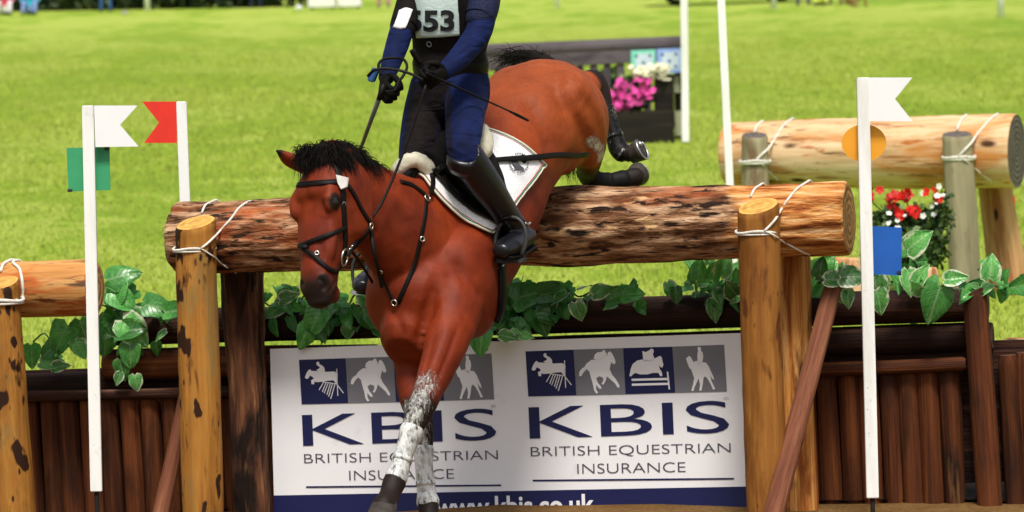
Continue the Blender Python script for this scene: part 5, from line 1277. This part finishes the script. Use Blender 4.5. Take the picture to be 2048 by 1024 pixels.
rein([W(700, 498, 14.40), W(722, 528, 14.5), W(745, 565, 14.7)], .012)
# ================================================================== PLANTS
def leaf_mat(name, g1, g2, cream, amount):
    M = Mat(name, 0.30, 0.55)
    v = M.coord('obj', (1, 1, 1)); lv = M.n('Attribute', attribute_name='leaf').outputs['Vector']
    sp = M.n('SeparateXYZ', {0: lv}); edge = sp.outputs[2]; along = sp.outputs[0]; across = sp.outputs[1]
    oi = M.n('ObjectInfo').outputs['Random']
    n = M.noise(M.n('VectorMath', {0: lv, 1: M.n('CombineXYZ', {0: M.mul(oi, 40.0), 1: M.mul(oi, 23.0), 2: 0.0}).outputs[0]}, operation='ADD').outputs[0], 2.6, 4, 0.65, 1.0)
    base = M.mix(M.step(n, .35, .65), g1, g2)
    base = M.n('HueSaturation', {'Color': base, 'Value': M.n('MapRange', {0: oi, 3: .6, 4: 1.35}).outputs[0]}).outputs[0]
    # veins: midrib and side veins
    ab = M.n('Math', {0: across}, operation='ABSOLUTE').outputs[0]
    w = M.n('Math', {0: M.n('Math', {0: along, 1: M.mul(ab, .8)}, operation='SUBTRACT').outputs[0], 1: 40.0}, operation='MULTIPLY')
    ve = M.step(M.n('Math', {0: w.outputs[0]}, operation='SINE').outputs[0], .86, 1.0)
    base = M.mix(M.mul(ve, .16), base, cream); base = M.mix(M.mul(M.step(ab, .04, .0), .35), base, cream)
    cr = M.step(M.n('Math', {0: M.mul(edge, .55), 1: n}, operation='ADD').outputs[0], amount, amount + .12)
    M.col(M.mix(cr, base, cream)); M.bump(ve, .002)
    tr = M.n('BsdfTranslucent'); M.t.links.new(M.mix(cr, base, cream), tr.inputs['Color'])
    mx = M.n('MixShader', {0: .25}); M.t.links.new(M.b.outputs[0], mx.inputs[1]); M.t.links.new(tr.outputs[0], mx.inputs[2])
    M.t.links.new(mx.outputs[0], M.t.nodes['Material Output'].inputs['Surface'])
    return M.m
IVY = leaf_mat('variegated_leaf', lin('2f7a30'), lin('60ae50'), lin('c3d6a8'), 1.12)
IVYP = leaf_mat('cream_edged_leaf', lin('3d8c3e'), lin('78c062'), lin('dfe6c6'), .93)
STEMM = plain('green_stem', lin('35552a'), .6, .3, .2, 30)
def leaf_mesh(name, mat, aspect, fold, droop, lobes, seed):
    r = np.random.RandomState(seed); nL, nW = 11, 9; V = []; A = []
    for i in range(nL):
        t = i / (nL - 1)
        w = (math.sin(math.pi * min(1, t * .92 + .08) ** .62) ** .75) * .5 * aspect if 0 < t < 1 else .0
        if i == 0: w = .16 * aspect
        w *= 1 + lobes * math.sin(t * 9 + seed)
        for j in range(nW):
            s = j / (nW - 1) * 2 - 1; x = t - (0.13 * (abs(s) ** 1.2) * (1 - t) if t < .5 else 0) ; y = s * w
            z = fold * abs(s) * w - droop * t * t + .03 * math.sin(s * 5 + seed) * t + r.uniform(-.012, .012)
            V.append((x, y, z)); A.append((t, s * w, max(abs(s), abs(2 * t - 1) ** 3)))
    F = [(i * nW + j, i * nW + j + 1, (i + 1) * nW + j + 1, (i + 1) * nW + j) for i in range(nL - 1) for j in range(nW - 1)]
    me = bpy.data.meshes.new(name); me.from_pydata(V, [], F); me.update(); me.materials.append(mat); me.polygons.foreach_set('use_smooth', [True] * len(F))
    at = me.attributes.new('leaf', 'FLOAT_VECTOR', 'POINT'); at.data.foreach_set('vector', np.array(A, np.float32).ravel())
    return me
LEAVES = [leaf_mesh('leaf', IVY, .95, .25, .25, .05, 1), leaf_mesh('leaf', IVY, .8, .5, .15, .08, 2), leaf_mesh('leaf', IVYP, .9, .15, .35, .06, 3), leaf_mesh('leaf', IVYP, .7, .35, .1, .1, 4), leaf_mesh('leaf', IVY, .85, -.2, .4, .05, 5), leaf_mesh('leaf', IVY, 1.1, .35, .5, .12, 6), leaf_mesh('leaf', IVY, .65, .6, .3, .06, 7), leaf_mesh('leaf', IVY, .9, .05, -.25, .1, 8)]
def add_leaf(parent, pos, size, tip, face, mi=None):
    x = Vector(tip).normalized(); z = Vector(face); z = (z - x * z.dot(x)).normalized(); y = z.cross(x)
    o = bpy.data.objects.new('leaf', LEAVES[rnd.randrange(len(LEAVES)) if mi is None else mi]); COL.objects.link(o); o.parent = parent
    mt = Matrix((x, y, z)).transposed().to_4x4() @ Matrix.Scale(size, 4); mt.translation = Vector(pos) - worldloc(parent); o.matrix_local = mt
    return o
def ivy(label, u0, v0, u1, v1, n, smin, smax, off, hang=.5, group='ivy trailing over the dark rail', named=()):
    """a trailing plant whose leaves fill the region between two corners, plus some placed one by one"""
    d = off
    c = J((u0 + u1) / 2, v1, d); t = thing('ivy_plant', label, 'ivy', c, group)
    pts = [J(u0 + (u1 - u0) * k / 5, v0 + (v1 - v0) * (.45 + .2 * math.sin(k * 2.1 + u0)), d + .02) for k in range(6)]
    mk('stem', tube(pts, .004, 6, 5), STEMM, t)
    for _ in range(int(n * 1.35)):
        u = rnd.uniform(u0, u1); v = v0 + (v1 - v0) * rnd.random(); p = J(u, v, d + rnd.uniform(-.05, .05))
        tip = Vector((rnd.gauss(0, .7), -.25 + rnd.gauss(0, .35), -hang + rnd.gauss(0, .45)))
        face = Vector((rnd.gauss(0, .5), -.6, .6 + rnd.gauss(0, .4)))
        add_leaf(t, p, rnd.uniform(smin * .6, smax * 1.0), tip, face)
    for (u, v, s, tx, tz, mi) in named:
        add_leaf(t, J(u, v, d - .07), s * 1.0, (tx, -.15, tz), (rnd.gauss(0, .15), -.9, .45), mi)
    return t
ivy('lush variegated ivy with large rounded leaves left of the tall ochre post', 205, 575, 345, 690, 15, .07, .12, .30, named=[(215, 600, .15, .4, .9, 4), (215, 560, .14, .8, .3, 4), (225, 585, .12, .6, -.4, 0), (245, 640, .15, .5, -.5, 2), (235, 665, .13, .6, .1, 1), (290, 610, .12, .8, -.1, 0), (330, 625, .11, .6, .1, 1), (260, 690, .10, .0, -1, 0), (240, 720, .09, .1, -1, 4), (270, 750, .07, .1, -1, 2), (240, 745, .06, -.3, -1, 3)])
ivy('sparse dark ivy hanging beneath the short orange log', 66, 640, 186, 738, 3, .05, .08, .30, named=[(135, 650, .13, -.3, -.6, 0), (160, 640, .13, .3, -1, 4), (150, 680, .09, .4, -.6, 2), (110, 690, .08, -.6, -.5, 0), (62, 690, .10, .1, -1, 4), (80, 725, .09, .5, -.1, 3), (105, 735, .08, .8, .1, 3)])
ivy('ivy with pale-edged leaves under the horse muzzle, right of the dark bark post', 528, 570, 610, 640, 14, .05, .09, .30, named=[(560, 600, .09, .6, .2, 3)])
ivy('dark-leaved ivy strand hanging over the board below the muzzle', 592, 610, 665, 690, 5, .07, .10, .26, .8, named=[(640, 620, .12, -.5, -1, 0), (620, 650, .11, -.6, -1, 4)])
ivy('ivy seen between the muzzle and the horse chest', 672, 560, 765, 655, 14, .06, .09, .32, named=[(725, 615, .10, .4, -1, 0), (735, 630, .08, .5, -.6, 1)])
ivy('dense ivy mound tumbling below the long log beside the girth', 1010, 560, 1120, 640, 26, .07, .12, .32, named=[(1030, 600, .14, .5, .2, 0), (1080, 590, .13, .8, .1, 1), (1070, 620, .12, .4, -.8, 0), (1040, 640, .11, -.2, -1, 4)])
ivy('ivy strand with curled leaves between the dense mound and the middle of the rail', 1115, 560, 1215, 615, 10, .06, .09, .30, named=[(1185, 590, .10, .9, .3, 3), (1150, 605, .08, .4, -1, 2)])
ivy('ivy tuft with one leaf dangling over the rail, left of the twisted single leaf', 1215, 565, 1290, 612, 5, .06, .09, .30, named=[(1215, 600, .11, .95, .35, 1), (1245, 590, .09, .9, .1, 0)])
ivy('single twisted ivy leaf standing on the rail near the middle', 1332, 566, 1356, 596, 2, .05, .07, .30, named=[(1335, 565, .08, .4, -.9, 3), (1350, 575, .07, .1, -1, 1)])
ivy('upright ivy shoots left of the right ochre post', 1380, 530, 1470, 590, 12, .05, .085, .32, -.3, named=[(1395, 560, .09, .1, .9, 0), (1425, 560, .09, .3, .8, 1), (1440, 550, .09, .2, .4, 2)])
ivy('glossy dark ivy clump against the left side of the right ochre post', 1425, 555, 1490, 600, 16, .06, .10, .34, .1)
ivy('ivy shed over the board top beside the foreleg', 930, 640, 1050, 690, 9, .05, .07, .13, .4, named=[(945, 650, .10, .3, -.8, 2), (965, 660, .11, -.2, -1, 0), (1000, 670, .08, .8, -.2, 3), (925, 690, .06, -.4, -.8, 2), (1040, 672, .06, .8, -.1, 3)])
ivy('ivy with long upright blades behind the orange split post', 1620, 520, 1680, 590, 9, .05, .09, .36, -.6, named=[(1622, 580, .17, .6, 1, 1), (1640, 560, .10, .5, .6, 2)])
ivy('pale-edged ivy draped over the top of the leaning pole', 1636, 550, 1712, 580, 5, .06, .08, .10, .1, named=[(1650, 560, .10, .9, .0, 3), (1680, 555, .11, .9, .1, 2)])
ivy('white-marbled ivy leaf pair just right of the white pole, under the blue plate', 1742, 550, 1790, 590, 4, .06, .09, .20, .7, named=[(1748, 555, .12, .2, -1, 2), (1752, 580, .10, .3, -1, 2)])
ivy('tall marbled ivy shoot beside the blue plate', 1796, 500, 1850, 575, 8, .06, .09, .28, .1, named=[(1815, 500, .12, .2, .2, 2), (1815, 540, .11, .1, -.9, 3), (1830, 570, .10, .5, .8, 3)])
ivy('ivy with one big dark leaf hanging over the rail, right of the tall marbled shoot', 1845, 560, 1915, 595, 7, .05, .08, .26, .3, named=[(1880, 575, .15, -.4, -1, 4), (1890, 560, .10, .8, .1, 3)])
ivy('single marbled leaf standing upright between the rear grey post and the pale split post', 1955, 515, 2005, 556, 1, .05, .06, .34, .3, named=[(1980, 558, .10, .1, 1, 2)])
ivy('dark flat ivy leaves lying on the right end of the rail', 1935, 560, 2016, 582, 9, .06, .10, .34, .1)
ivy('small ivy leaves at the right edge of the frame by the rail end', 2040, 540, 2075, 575, 2, .06, .09, .5, .2)

# flowers
def blossom_mesh(name, mat, petals, cup, cmat=None):
    V = []; F = []
    for k in range(petals):
        a = 2 * math.pi * k / petals; b = len(V)
        for (r, w, z) in ((.08, .10, 0), (.35, .30, cup * .4), (.75, .42, cup), (1.0, .22, cup * .9)):
            for s in (-1, 0, 1):
                x = r * math.cos(a) - s * w * math.sin(a); y = r * math.sin(a) + s * w * math.cos(a); V.append((x, y, z + .05 * abs(s)))
        for i in range(3):
            for j in range(2): F.append((b + i * 3 + j, b + i * 3 + j + 1, b + i * 3 + j + 4, b + i * 3 + j + 3))
    me = bpy.data.meshes.new(name); me.from_pydata(V, [], F); me.update(); me.materials.append(mat); me.polygons.foreach_set('use_smooth', [True] * len(F)); return me
def petal(name, c, var=.25):
    M = Mat(name, .5, .25); oi = M.n('ObjectInfo').outputs['Random']
    M.col(M.n('HueSaturation', {'Color': c, 'Value': M.n('MapRange', {0: oi, 3: 1 - var, 4: 1 + var}).outputs[0]}).outputs[0]); return M.m
REDF = blossom_mesh('blossom', petal('red_petal', (.50, .008, .005, 1)), 5, .15); WHF = blossom_mesh('blossom', petal('white_petal', (.75, .75, .68, 1), .1), 5, .2)
PNK = blossom_mesh('blossom', petal('pink_petal', (.62, .06, .30, 1), .55), 5, .25); CRM = blossom_mesh('blossom', petal('cream_petal', (.74, .70, .50, 1), .1), 6, .2)
def blossom(parent, p, size, me, face=None):
    f = Vector(face) if face else Vector((rnd.gauss(0, .5), -.8, .5 + rnd.gauss(0, .4))); f.normalize(); x = f.orthogonal().normalized()
    a = rnd.random() * 6; x = x * math.cos(a) + f.cross(x) * math.sin(a); y = f.cross(x)
    o = bpy.data.objects.new('blossom', me); COL.objects.link(o); o.parent = parent
    mt = Matrix((x, y, f)).transposed().to_4x4() @ Matrix.Scale(size, 4); mt.translation = Vector(p) - worldloc(parent); o.matrix_local = mt
FOL = None
M = Mat('dark_foliage', .5, .3); a = M.n('Attribute', attribute_name='shade').outputs['Fac']; M.col(M.ramp(a, [(0, lin('1d2f16')), (.5, lin('34502a')), (1, lin('6f8748'))])); FOL = M.m
def foliage(name, parent, centre, rad, n, size, up=.3, axes=None):
    """leaf-sized faces spread through a volume, one mesh"""
    c = np.array(tuple(centre)); d = nrs.randn(n, 3); d /= np.linalg.norm(d, axis=1)[:, None]; r = nrs.rand(n) ** .45
    P = c + d * r[:, None] * np.array(rad); P = P + fbm(P * 6, 2, 4)[:, None] * np.array((0.02, .02, .03))
    V = np.empty((n, 4, 3)); t = nrs.randn(n, 3) + np.array((0, -.3, up)); t /= np.linalg.norm(t, axis=1)[:, None]; s = np.cross(t, nrs.randn(n, 3)); s /= np.linalg.norm(s, axis=1)[:, None]
    L = size * (.6 + .8 * nrs.rand(n))[:, None]; w = L * .32
    V[:, 0] = P; V[:, 1] = P + t * L * .55 + s * w; V[:, 2] = P + t * L; V[:, 3] = P + t * L * .55 - s * w
    F = [(4 * i, 4 * i + 1, 4 * i + 2, 4 * i + 3) for i in range(n)]
    sh = np.clip(nrs.rand(n) * .6 + .25 * d[:, 2] * r + .15, 0, 1)
    return mk(name, (V.reshape(-1, 3), F), FOL, parent, smooth=False, attrs={'shade': np.repeat(nrs.rand(n), 4)})
DG = 22.6
c0 = foot(W(1825, 600, DG), 0)
ger = thing('flowering_plant', 'bushy plant with red geranium and small white blossoms behind the blue plate', 'flowering plant', c0)
f1 = foliage('foliage', ger, W(1835, 490, DG), (.17, .15, .20), 1500, .045); f1['kind'] = 'stuff'
f2 = foliage('foliage', ger, W(1775, 450, DG), (.10, .10, .10), 400, .04); f2['kind'] = 'stuff'
f3 = foliage('foliage', ger, W(1880, 440, DG), (.07, .10, .15), 400, .035); f3['kind'] = 'stuff'
mk('stem', tube([c0, W(1830, 540, DG), W(1835, 470, DG)], [.02, .015, .01], 8), STEMM, ger)
for (u, v, k) in ((1792, 392, 6), (1815, 388, 5), (1797, 428, 7), (1832, 420, 6), (1872, 388, 5), (1748, 388, 4)):
    s0 = W(u, v, DG - .1); mk('flower_stem', tube([W(1825, 470, DG), W(u, v + 20, DG - .05), s0], .004, 5, 3), STEMM, ger)
    for _ in range(k): blossom(ger, s0 + Vector((rnd.gauss(0, .022), rnd.gauss(0, .02), rnd.gauss(0, .022))), rnd.uniform(.022, .032), REDF)
for _ in range(8): blossom(ger, W(rnd.gauss(1872, 14), rnd.gauss(408, 20), DG - .12 + rnd.uniform(-.05, .05)), rnd.uniform(.010, .020), WHF)
for _ in range(6): blossom(ger, W(rnd.gauss(1780, 12), rnd.gauss(442, 7), DG - .12), rnd.uniform(.010, .018), WHF)
# hanging bed in front of the rear jump: pale stones
STONE = wood('pale_stone', [(.2, lin('6b604c')), (.5, lin('94876b')), (.8, lin('b5a888'))], (6, 6), None, None, .9, .006)
# pink flowers in the black planter
pk = thing('flowering_plant', 'bunch of bright pink petunias growing in the black planter box', 'flowering plant', Hh(1265, 226, -.42))
f = foliage('foliage', pk, Hh(1262, 190, -.45), (.24, .16, .17), 700, .07); f['kind'] = 'stuff'
for _ in range(52):
    a = rnd.random() * 6.283; r = math.sqrt(rnd.random()); blossom(pk, Hh(1262 + 48 * r * math.cos(a), 186 + 32 * r * math.sin(a) - .12 * (48 * r * math.cos(a)), -.62 + rnd.uniform(-.05, .08)), rnd.uniform(.036, .052), PNK)
cf = thing('flowering_plant', 'low bunch of cream flowers in front of the mint and blue plates', 'flowering plant', Hh(1310, 158, -.40))
f = foliage('foliage', cf, Hh(1302, 150, -.42), (.17, .12, .05), 160, .05); f['kind'] = 'stuff'
for _ in range(44): blossom(cf, Hh(rnd.uniform(1262, 1340), rnd.gauss(144, 7), -.56 + rnd.uniform(-.05, .05)), rnd.uniform(.03, .045), CRM)
lf = thing('flowering_plant', 'yellow-green leafy plant showing through the gaps of the grey hurdle', 'plant', foot(Hh(1222, 290, .5), 0))
f = foliage('foliage', lf, Hh(1222, 175, .5), (.22, .1, .22), 500, .08); f['kind'] = 'stuff'

# ================================================================== FAR EDGE OF THE FIELD
def far(u, v, d): return W(u, v, d)
def on_ground(u, d):
    p = W(u, 30, d); return Vector((p.x, p.y, gz(p.x, p.y)))
M = Mat('hedge_leaf', .6, .2); a = M.n('Attribute', attribute_name='shade').outputs['Fac']; M.col(M.ramp(a, [(0, lin('141c10')), (.5, lin('28371f')), (1, lin('4d5f38'))])); HEDGE = M.m
def hedge(label, u0, u1, d, hgt):
    a = on_ground(u0, d); b = on_ground(u1, d); t = thing('hedge', label, 'hedge', (a + b) / 2); n = 9000; L = (b - a)
    r = nrs.rand(n); P = np.array(a) + np.outer(r, np.array(L)); P[:, 1] += (nrs.rand(n) - .5) * 1.6; h = nrs.rand(n); P[:, 2] = ground_z(P[:, 0], P[:, 1]) + h * hgt * (1 + .25 * fbm(np.stack([P[:, 0] * .5, 0 * h, 0 * h], 1), 3, 6))
    tt = nrs.randn(n, 3); tt /= np.linalg.norm(tt, axis=1)[:, None]; s = np.cross(tt, nrs.randn(n, 3)); s /= np.linalg.norm(s, axis=1)[:, None]; w = .18
    V = np.stack([P, P + tt * w + s * w * .5, P + tt * 2 * w, P + tt * w - s * w * .5], 1).reshape(-1, 3); F = [(4 * i, 4 * i + 1, 4 * i + 2, 4 * i + 3) for i in range(n)]
    mk('foliage', (V, F), HEDGE, t, smooth=False, attrs={'shade': np.repeat(np.clip(.2 + .6 * nrs.rand(n), 0, 1), 4)})['kind'] = 'stuff'
    for k in range(12): q = a.lerp(b, (k + .5) / 12); mk('trunk', tube([q - Vector((0, 0, .1)), q + Vector((.05, 0, 1.2))], [.06, .03], 7), STAIN, t)
hedge('dark hedge closing the far edge of the meadow behind the spectators', -260, 640, 113.8, 2.6)
def post(u, d, h, lab):
    p = on_ground(u, d); t = thing('rope_post', lab, 'post', p, 'white posts along the far edge')
    mk('post', tube([p - Vector((0, 0, .1)), p + Vector((0, 0, h))], .075, 10), WHITE, t); mk('cap', ellipsoid(p + Vector((0, 0, h)), (.08, .08, .04), n=6), WHITE, t)
post(295, 110.8, 1.2, 'white course post in front of the dark hedge'); post(1115, 103, 1.2, 'white course post right of the rider'); post(1548, 95, 1.2, 'white course post beside the parked car'); post(2002, 83.4, 1.2, 'white course post near the right edge of the picture')
def figure(label, u, d, trousers, jacket, hair, pose='stand', k=1.0):
    p = on_ground(u, d); o = lambda x, y, z: p + Vector((x, y, z)) * k
    if pose == 'stand':
        ps = [loft([St(o(0, 0, .92), .17, .11), St(o(0, 0, 1.1), .15, .10), St(o(0, 0, 1.35), .19, .12), St(o(0, 0, 1.48), .12, .08), St(o(0, 0, 1.54), .055, .055), St(o(0, 0, 1.6), .05, .05)], 16, 3, Vector((1, 0, 0)))]
        for s in (1, -1):
            ps.append(loft([St(o(s * .09, 0, .9), .09, .10), St(o(s * .11, -.02, .5), .065, .065), St(o(s * .13, 0, .1), .045, .05), St(o(s * .13, 0, .05), .045, .05)], 12, 3, Vector((1, 0, 0)))); ps.append(ellipsoid(o(s * .135, -.07, .04), (.045 * k, .12 * k, .04 * k)))
            ps.append(loft([St(o(s * .2, 0, 1.40), .055, .055), St(o(s * .25, .02, 1.1), .045, .045), St(o(s * .23, -.08, .85), .035, .035), St(o(s * .22, -.12, .78), .035, .02)], 10, 3, Vector((0, 1, 0))))
        hd = o(0, -.01, 1.70); wl, jl_ = .95, 1.5
    else:
        ps = [loft([St(o(0, 0, .14), .19, .15), St(o(0, .02, .35), .17, .12), St(o(0, 0, .6), .20, .12), St(o(0, -.02, .74), .11, .08), St(o(0, -.02, .84), .05, .05)], 16, 3, Vector((1, 0, 0)))]
        for s in (1, -1):
            ps.append(loft([St(o(s * .1, 0, .12), .09, .09), St(o(s * .15, -.28, .34), .065, .065), St(o(s * .16, -.42, .18), .05, .05), St(o(s * .16, -.50, .05), .045, .04)], 12, 3, Vector((1, 0, 0)))); ps.append(ellipsoid(o(s * .16, -.58, .04), (.045 * k, .11 * k, .04 * k)))
            ps.append(loft([St(o(s * .2, 0, .66), .055, .055), St(o(s * .25, -.12, .42), .045, .045), St(o(s * .14, -.30, .36), .035, .035)], 10, 3, Vector((0, 1, 0))))
        hd = o(0, -.03, .96); wl, jl_ = .25, .78
    ps.append(ellipsoid(hd, (.078 * k, .095 * k, .115 * k))); ps.append(ellipsoid(hd + Vector((0, -.095 * k, -.01)), (.014, .018, .022)))
    V, F = union(ps, .022, 2); z = (V[:, 2] - p.z) / k; cz = np.array([np.mean(z[list(f)]) for f in F]); cy = np.array([V[list(f), 1].mean() for f in F]) - p.y; cx = np.abs(np.array([V[list(f), 0].mean() for f in F]) - p.x)
    mi = np.where(cz > jl_ + .02, 2, np.where((cz > wl) | ((cx > .17 * k) & (cz > .8 * wl) & (pose == 'stand')), 1, 0)); mi = np.where((cz < .09) & (cz < wl), 3, mi)
    if pose != 'stand': mi = np.where((cy < -.24) & (mi == 1), 0, mi)
    t = mk('person', (V, F), [trousers, jacket, SKIN, DARKMETAL], loc=p, attrs={'mi': mi}); tag(t, label, 'person', 'spectators at the far edge')
    mk('hair', ellipsoid(hd + Vector((0, .015, .03)), (.086 * k, .098 * k, .10 * k)), hair, t)
    return t
SKIN = plain('skin', lin('c89474'), .6, .3, .06, 10); JEANS = plain('blue_jeans', lin('3f6299'), .8, .2, .15, 30); TEAL = plain('teal_jacket', lin('2f9fb5'), .6, .3, .12, 10)
LILAC = plain('lilac_trousers', lin('7d8fc4'), .7, .2, .12, 10); REDJ = plain('red_jacket', lin('c04050'), .6, .3, .12, 10); PINKT = plain('pink_trousers', lin('c07098'), .7, .2, .1, 10); BLUEJ = plain('blue_jacket', lin('3f7fb8'), .6, .3, .1, 10)
NAVYT = plain('navy_trousers', lin('252a45'), .7, .2, .1, 10); DKBLUE = plain('royal_blue_trousers', lin('2c4178'), .7, .2, .1, 10); YELLOWJ = plain('yellow_green_jacket', lin('c3cf52'), .6, .3, .1, 10); BROWNJ = plain('brown_jacket', lin('7a6148'), .7, .2, .1, 10); HAIRB = plain('brown_hair', lin('3a2818'), .6, .3, .3, 60)
figure('spectator in a teal jacket sitting on the grass by the hedge', 62, 108.3, LILAC, TEAL, HAIRB, 'sit')
figure('spectator in a red jacket sitting at the left edge of the picture', 12, 108.6, plain('white_trousers', (.7, .7, .72), .7, .2, .1, 10), REDJ, HAIRB, 'sit')
figure('standing spectator in blue jeans in front of the hedge', 212, 110.6, JEANS, BROWNJ, HAIRB)
figure('standing spectator in dark navy trousers between the hedge and the white tables', 512, 112.5, NAVYT, NAVYT, HAIRB)
figure('standing spectator in pink trousers and blue jacket next to the white table', 768, 109.6, PINKT, BLUEJ, HAIRB)
figure('standing spectator in royal blue trousers beyond the right white pole', 1607, 97.6, DKBLUE, DKBLUE, HAIRB)
figure('spectator in yellow-green sitting on the grass next to the one in royal blue', 1640, 97, YELLOWJ, YELLOWJ, HAIRB, 'sit', .8)
figure('standing spectator in dark brown next to the yellow-green sitter', 1672, 97.6, BROWNJ, BROWNJ, HAIRB)
TCL = plain('white_tablecloth', (.80, .79, .77), .7, .2, .03, 3)
def table(u, d, w, lab):
    p = on_ground(u, d); t = thing('table', lab, 'table', p, 'white-clothed tables')
    mk('top', box(p + Vector((0, 0, .74)), (w / 2, .38, .015), bev=.005), WHITE, t)
    n = 48; V = []; F = []
    per = []
    for k in range(n):
        s = k / n * 4; i = int(s); f = s - i; c = [(-1, -1), (1, -1), (1, 1), (-1, 1)]; a = c[i]; b = c[(i + 1) % 4]; per.append(((a[0] * (1 - f) + b[0] * f) * (w / 2 + .012), (a[1] * (1 - f) + b[1] * f) * .392))
    for j, z in enumerate((.757, .74, .4, .06)):
        for k, (x, y) in enumerate(per): g = 1 + (.02 * math.sin(k * 2.1) * j / 2 if j > 1 else 0); V.append(p + Vector((x * g, y * g, z)))
    for j in range(3):
        for k in range(n): F.append((j * n + k, j * n + (k + 1) % n, (j + 1) * n + (k + 1) % n, (j + 1) * n + k))
    F.append(tuple(range(n - 1, -1, -1))); mk('cloth', (V, F), TCL, t)
    for x in (-1, 1):
        for y in (-1, 1): mk('leg', tube([p + Vector((x * (w / 2 - .08), y * .3, 0)), p + Vector((x * (w / 2 - .08), y * .3, .73))], .02, 6), DARKMETAL, t)
table(645, 109.4, .72, 'left of two tables under white cloths near the hedge end'); table(700, 109.4, .62, 'right of two tables under white cloths, beside the spectator in pink')
def dog_bag(u, d, mat, lab, name, cat, s):
    p = on_ground(u, d); t = thing(name, lab, cat, p)
    mk('body', union([ellipsoid(p + Vector((0, 0, s * .5)), (s * .8, s * .5, s * .55)), box(p + Vector((0, 0, s * .3)), (s * .7, s * .45, s * .3))], .02, 3), mat, t)
    mk('handle', tube([p + Vector((-s * .4, 0, s * .9)), p + Vector((-s * .2, 0, s * 1.35)), p + Vector((s * .2, 0, s * 1.35)), p + Vector((s * .4, 0, s * .9))], .015, 6, 4), DARKMETAL, t)
dog_bag(250, 106.9, plain('grey_bag', (.4, .4, .38), .7, .2, .1, 10), 'pale grey bag on the grass by the standing spectator in jeans', 'bag', 'bag', .10)
dog_bag(598, 109, plain('white_bag', (.7, .72, .68), .7, .2, .1, 10), 'white bag on the grass left of the two white tables', 'bag', 'bag', .13)
# brown dog sitting among the right-hand spectators
p = on_ground(1718, 94.7); BROWNF = plain('brown_fur', lin('8f6f4f'), .8, .2, .25, 30); o = lambda x, y, z: p + Vector((x, y, z))
dg_ = [loft([St(o(-.22, 0, .18), .13, .14), St(o(-.05, 0, .26), .12, .14), St(o(.12, 0, .40), .11, .13), St(o(.2, 0, .5), .07, .08)], 14, 3, Vector((0, 1, 0))), ellipsoid(o(.24, 0, .58), (.10, .08, .085)), loft([St(o(.3, 0, .57), .05, .045), St(o(.40, 0, .545), .035, .03)], 10, 2, Vector((0, 1, 0)))]
for s in (1, -1):
    dg_.append(loft([St(o(.14, s * .07, .36), .045, .05), St(o(.16, s * .07, .18), .03, .03), St(o(.16, s * .07, .04), .028, .028), St(o(.2, s * .07, .025), .03, .025)], 8, 3, Vector((0, 1, 0))))
    dg_.append(loft([St(o(-.22, s * .09, .2), .07, .1), St(o(-.08, s * .12, .16), .05, .06), St(o(-.16, s * .12, .05), .035, .035), St(o(-.02, s * .12, .03), .035, .028)], 8, 3, Vector((0, 1, 0)))); dg_.append(ellipsoid(o(.21, s * .07, .60), (.03, .02, .06)))
dg_.append(tube([o(-.3, 0, .12), o(-.42, .03, .08), o(-.5, .1, .06)], [.03, .025, .012], 8, 3))
tag(mk('dog', union([x[:2] for x in dg_], .014, 4), BROWNF, loc=p), 'brown dog sitting on the grass among the spectators on the right', 'dog')
# parked car seen past the white poles
def car(u, d, lab):
    p = on_ground(u, d); t = thing('parked_car', lab, 'car', p); CARP = plain('grey_car_paint', (.22, .23, .25), .25, .5, .05, 4, metal=.4); GL = plain('car_glass', (.02, .025, .03), .08, .5, .1, 4); TY = plain('tyre_rubber', (.015, .015, .015), .85, .2, .2, 20)
    prof = [(-2.0, .32), (-2.05, .62), (-1.95, .85), (-1.2, .92), (-.65, 1.38), (.75, 1.42), (1.45, 1.0), (2.0, .92), (2.08, .6), (2.0, .30)]
    def sec(y, k, dz): return [p + Vector((x * k, y, z if z < .95 else .95 + (z - .95) * dz)) for x, z in prof]
    ys_ = [(-.80, .985, .92), (-.72, 1, .98), (0, 1.01, 1.0), (.72, 1, .98), (.80, .985, .92)]; V = []; F = []; n = len(prof)
    for y, k, dz in ys_: V += sec(y, k, dz)
    for j in range(len(ys_) - 1):
        for k in range(n): F.append((j * n + k, j * n + (k + 1) % n, (j + 1) * n + (k + 1) % n, (j + 1) * n + k))
    F.append(tuple(range(n))); F.append(tuple((len(ys_) - 1) * n + k for k in range(n - 1, -1, -1))); mk('body', (V, F), CARP, t, smooth=False)
    for x0, x1, x2, x3 in ((-1.0, -.58, .05, .05), (.12, .12, .70, 1.2)):
        mk('window', prism([p + Vector((x0, -.806, .96)), p + Vector((x1, -.806, 1.30)), p + Vector((x2, -.806, 1.32)), p + Vector((x3, -.806, .97))], Vector((0, -.006, 0))), GL, t, smooth=False)
    for x in (-1.28, 1.28):
        for y in (-.72, .72):
            c = p + Vector((x, y, .31)); w = mk('wheel', tube([c + Vector((0, -.1, 0)), c + Vector((0, .1, 0))], .31, 24), TY, t); mk('rim', tube([c + Vector((0, -.112, 0)), c + Vector((0, .112, 0))], .19, 16), METAL, w)
    for x in (-2.02, 2.04): mk('light', box(p + Vector((x, -.55, .72)), (.05, .14, .07), bev=.02), WHITE, t)
car(1455, 101.6, 'grey car parked beyond the white poles, only its underside in view')
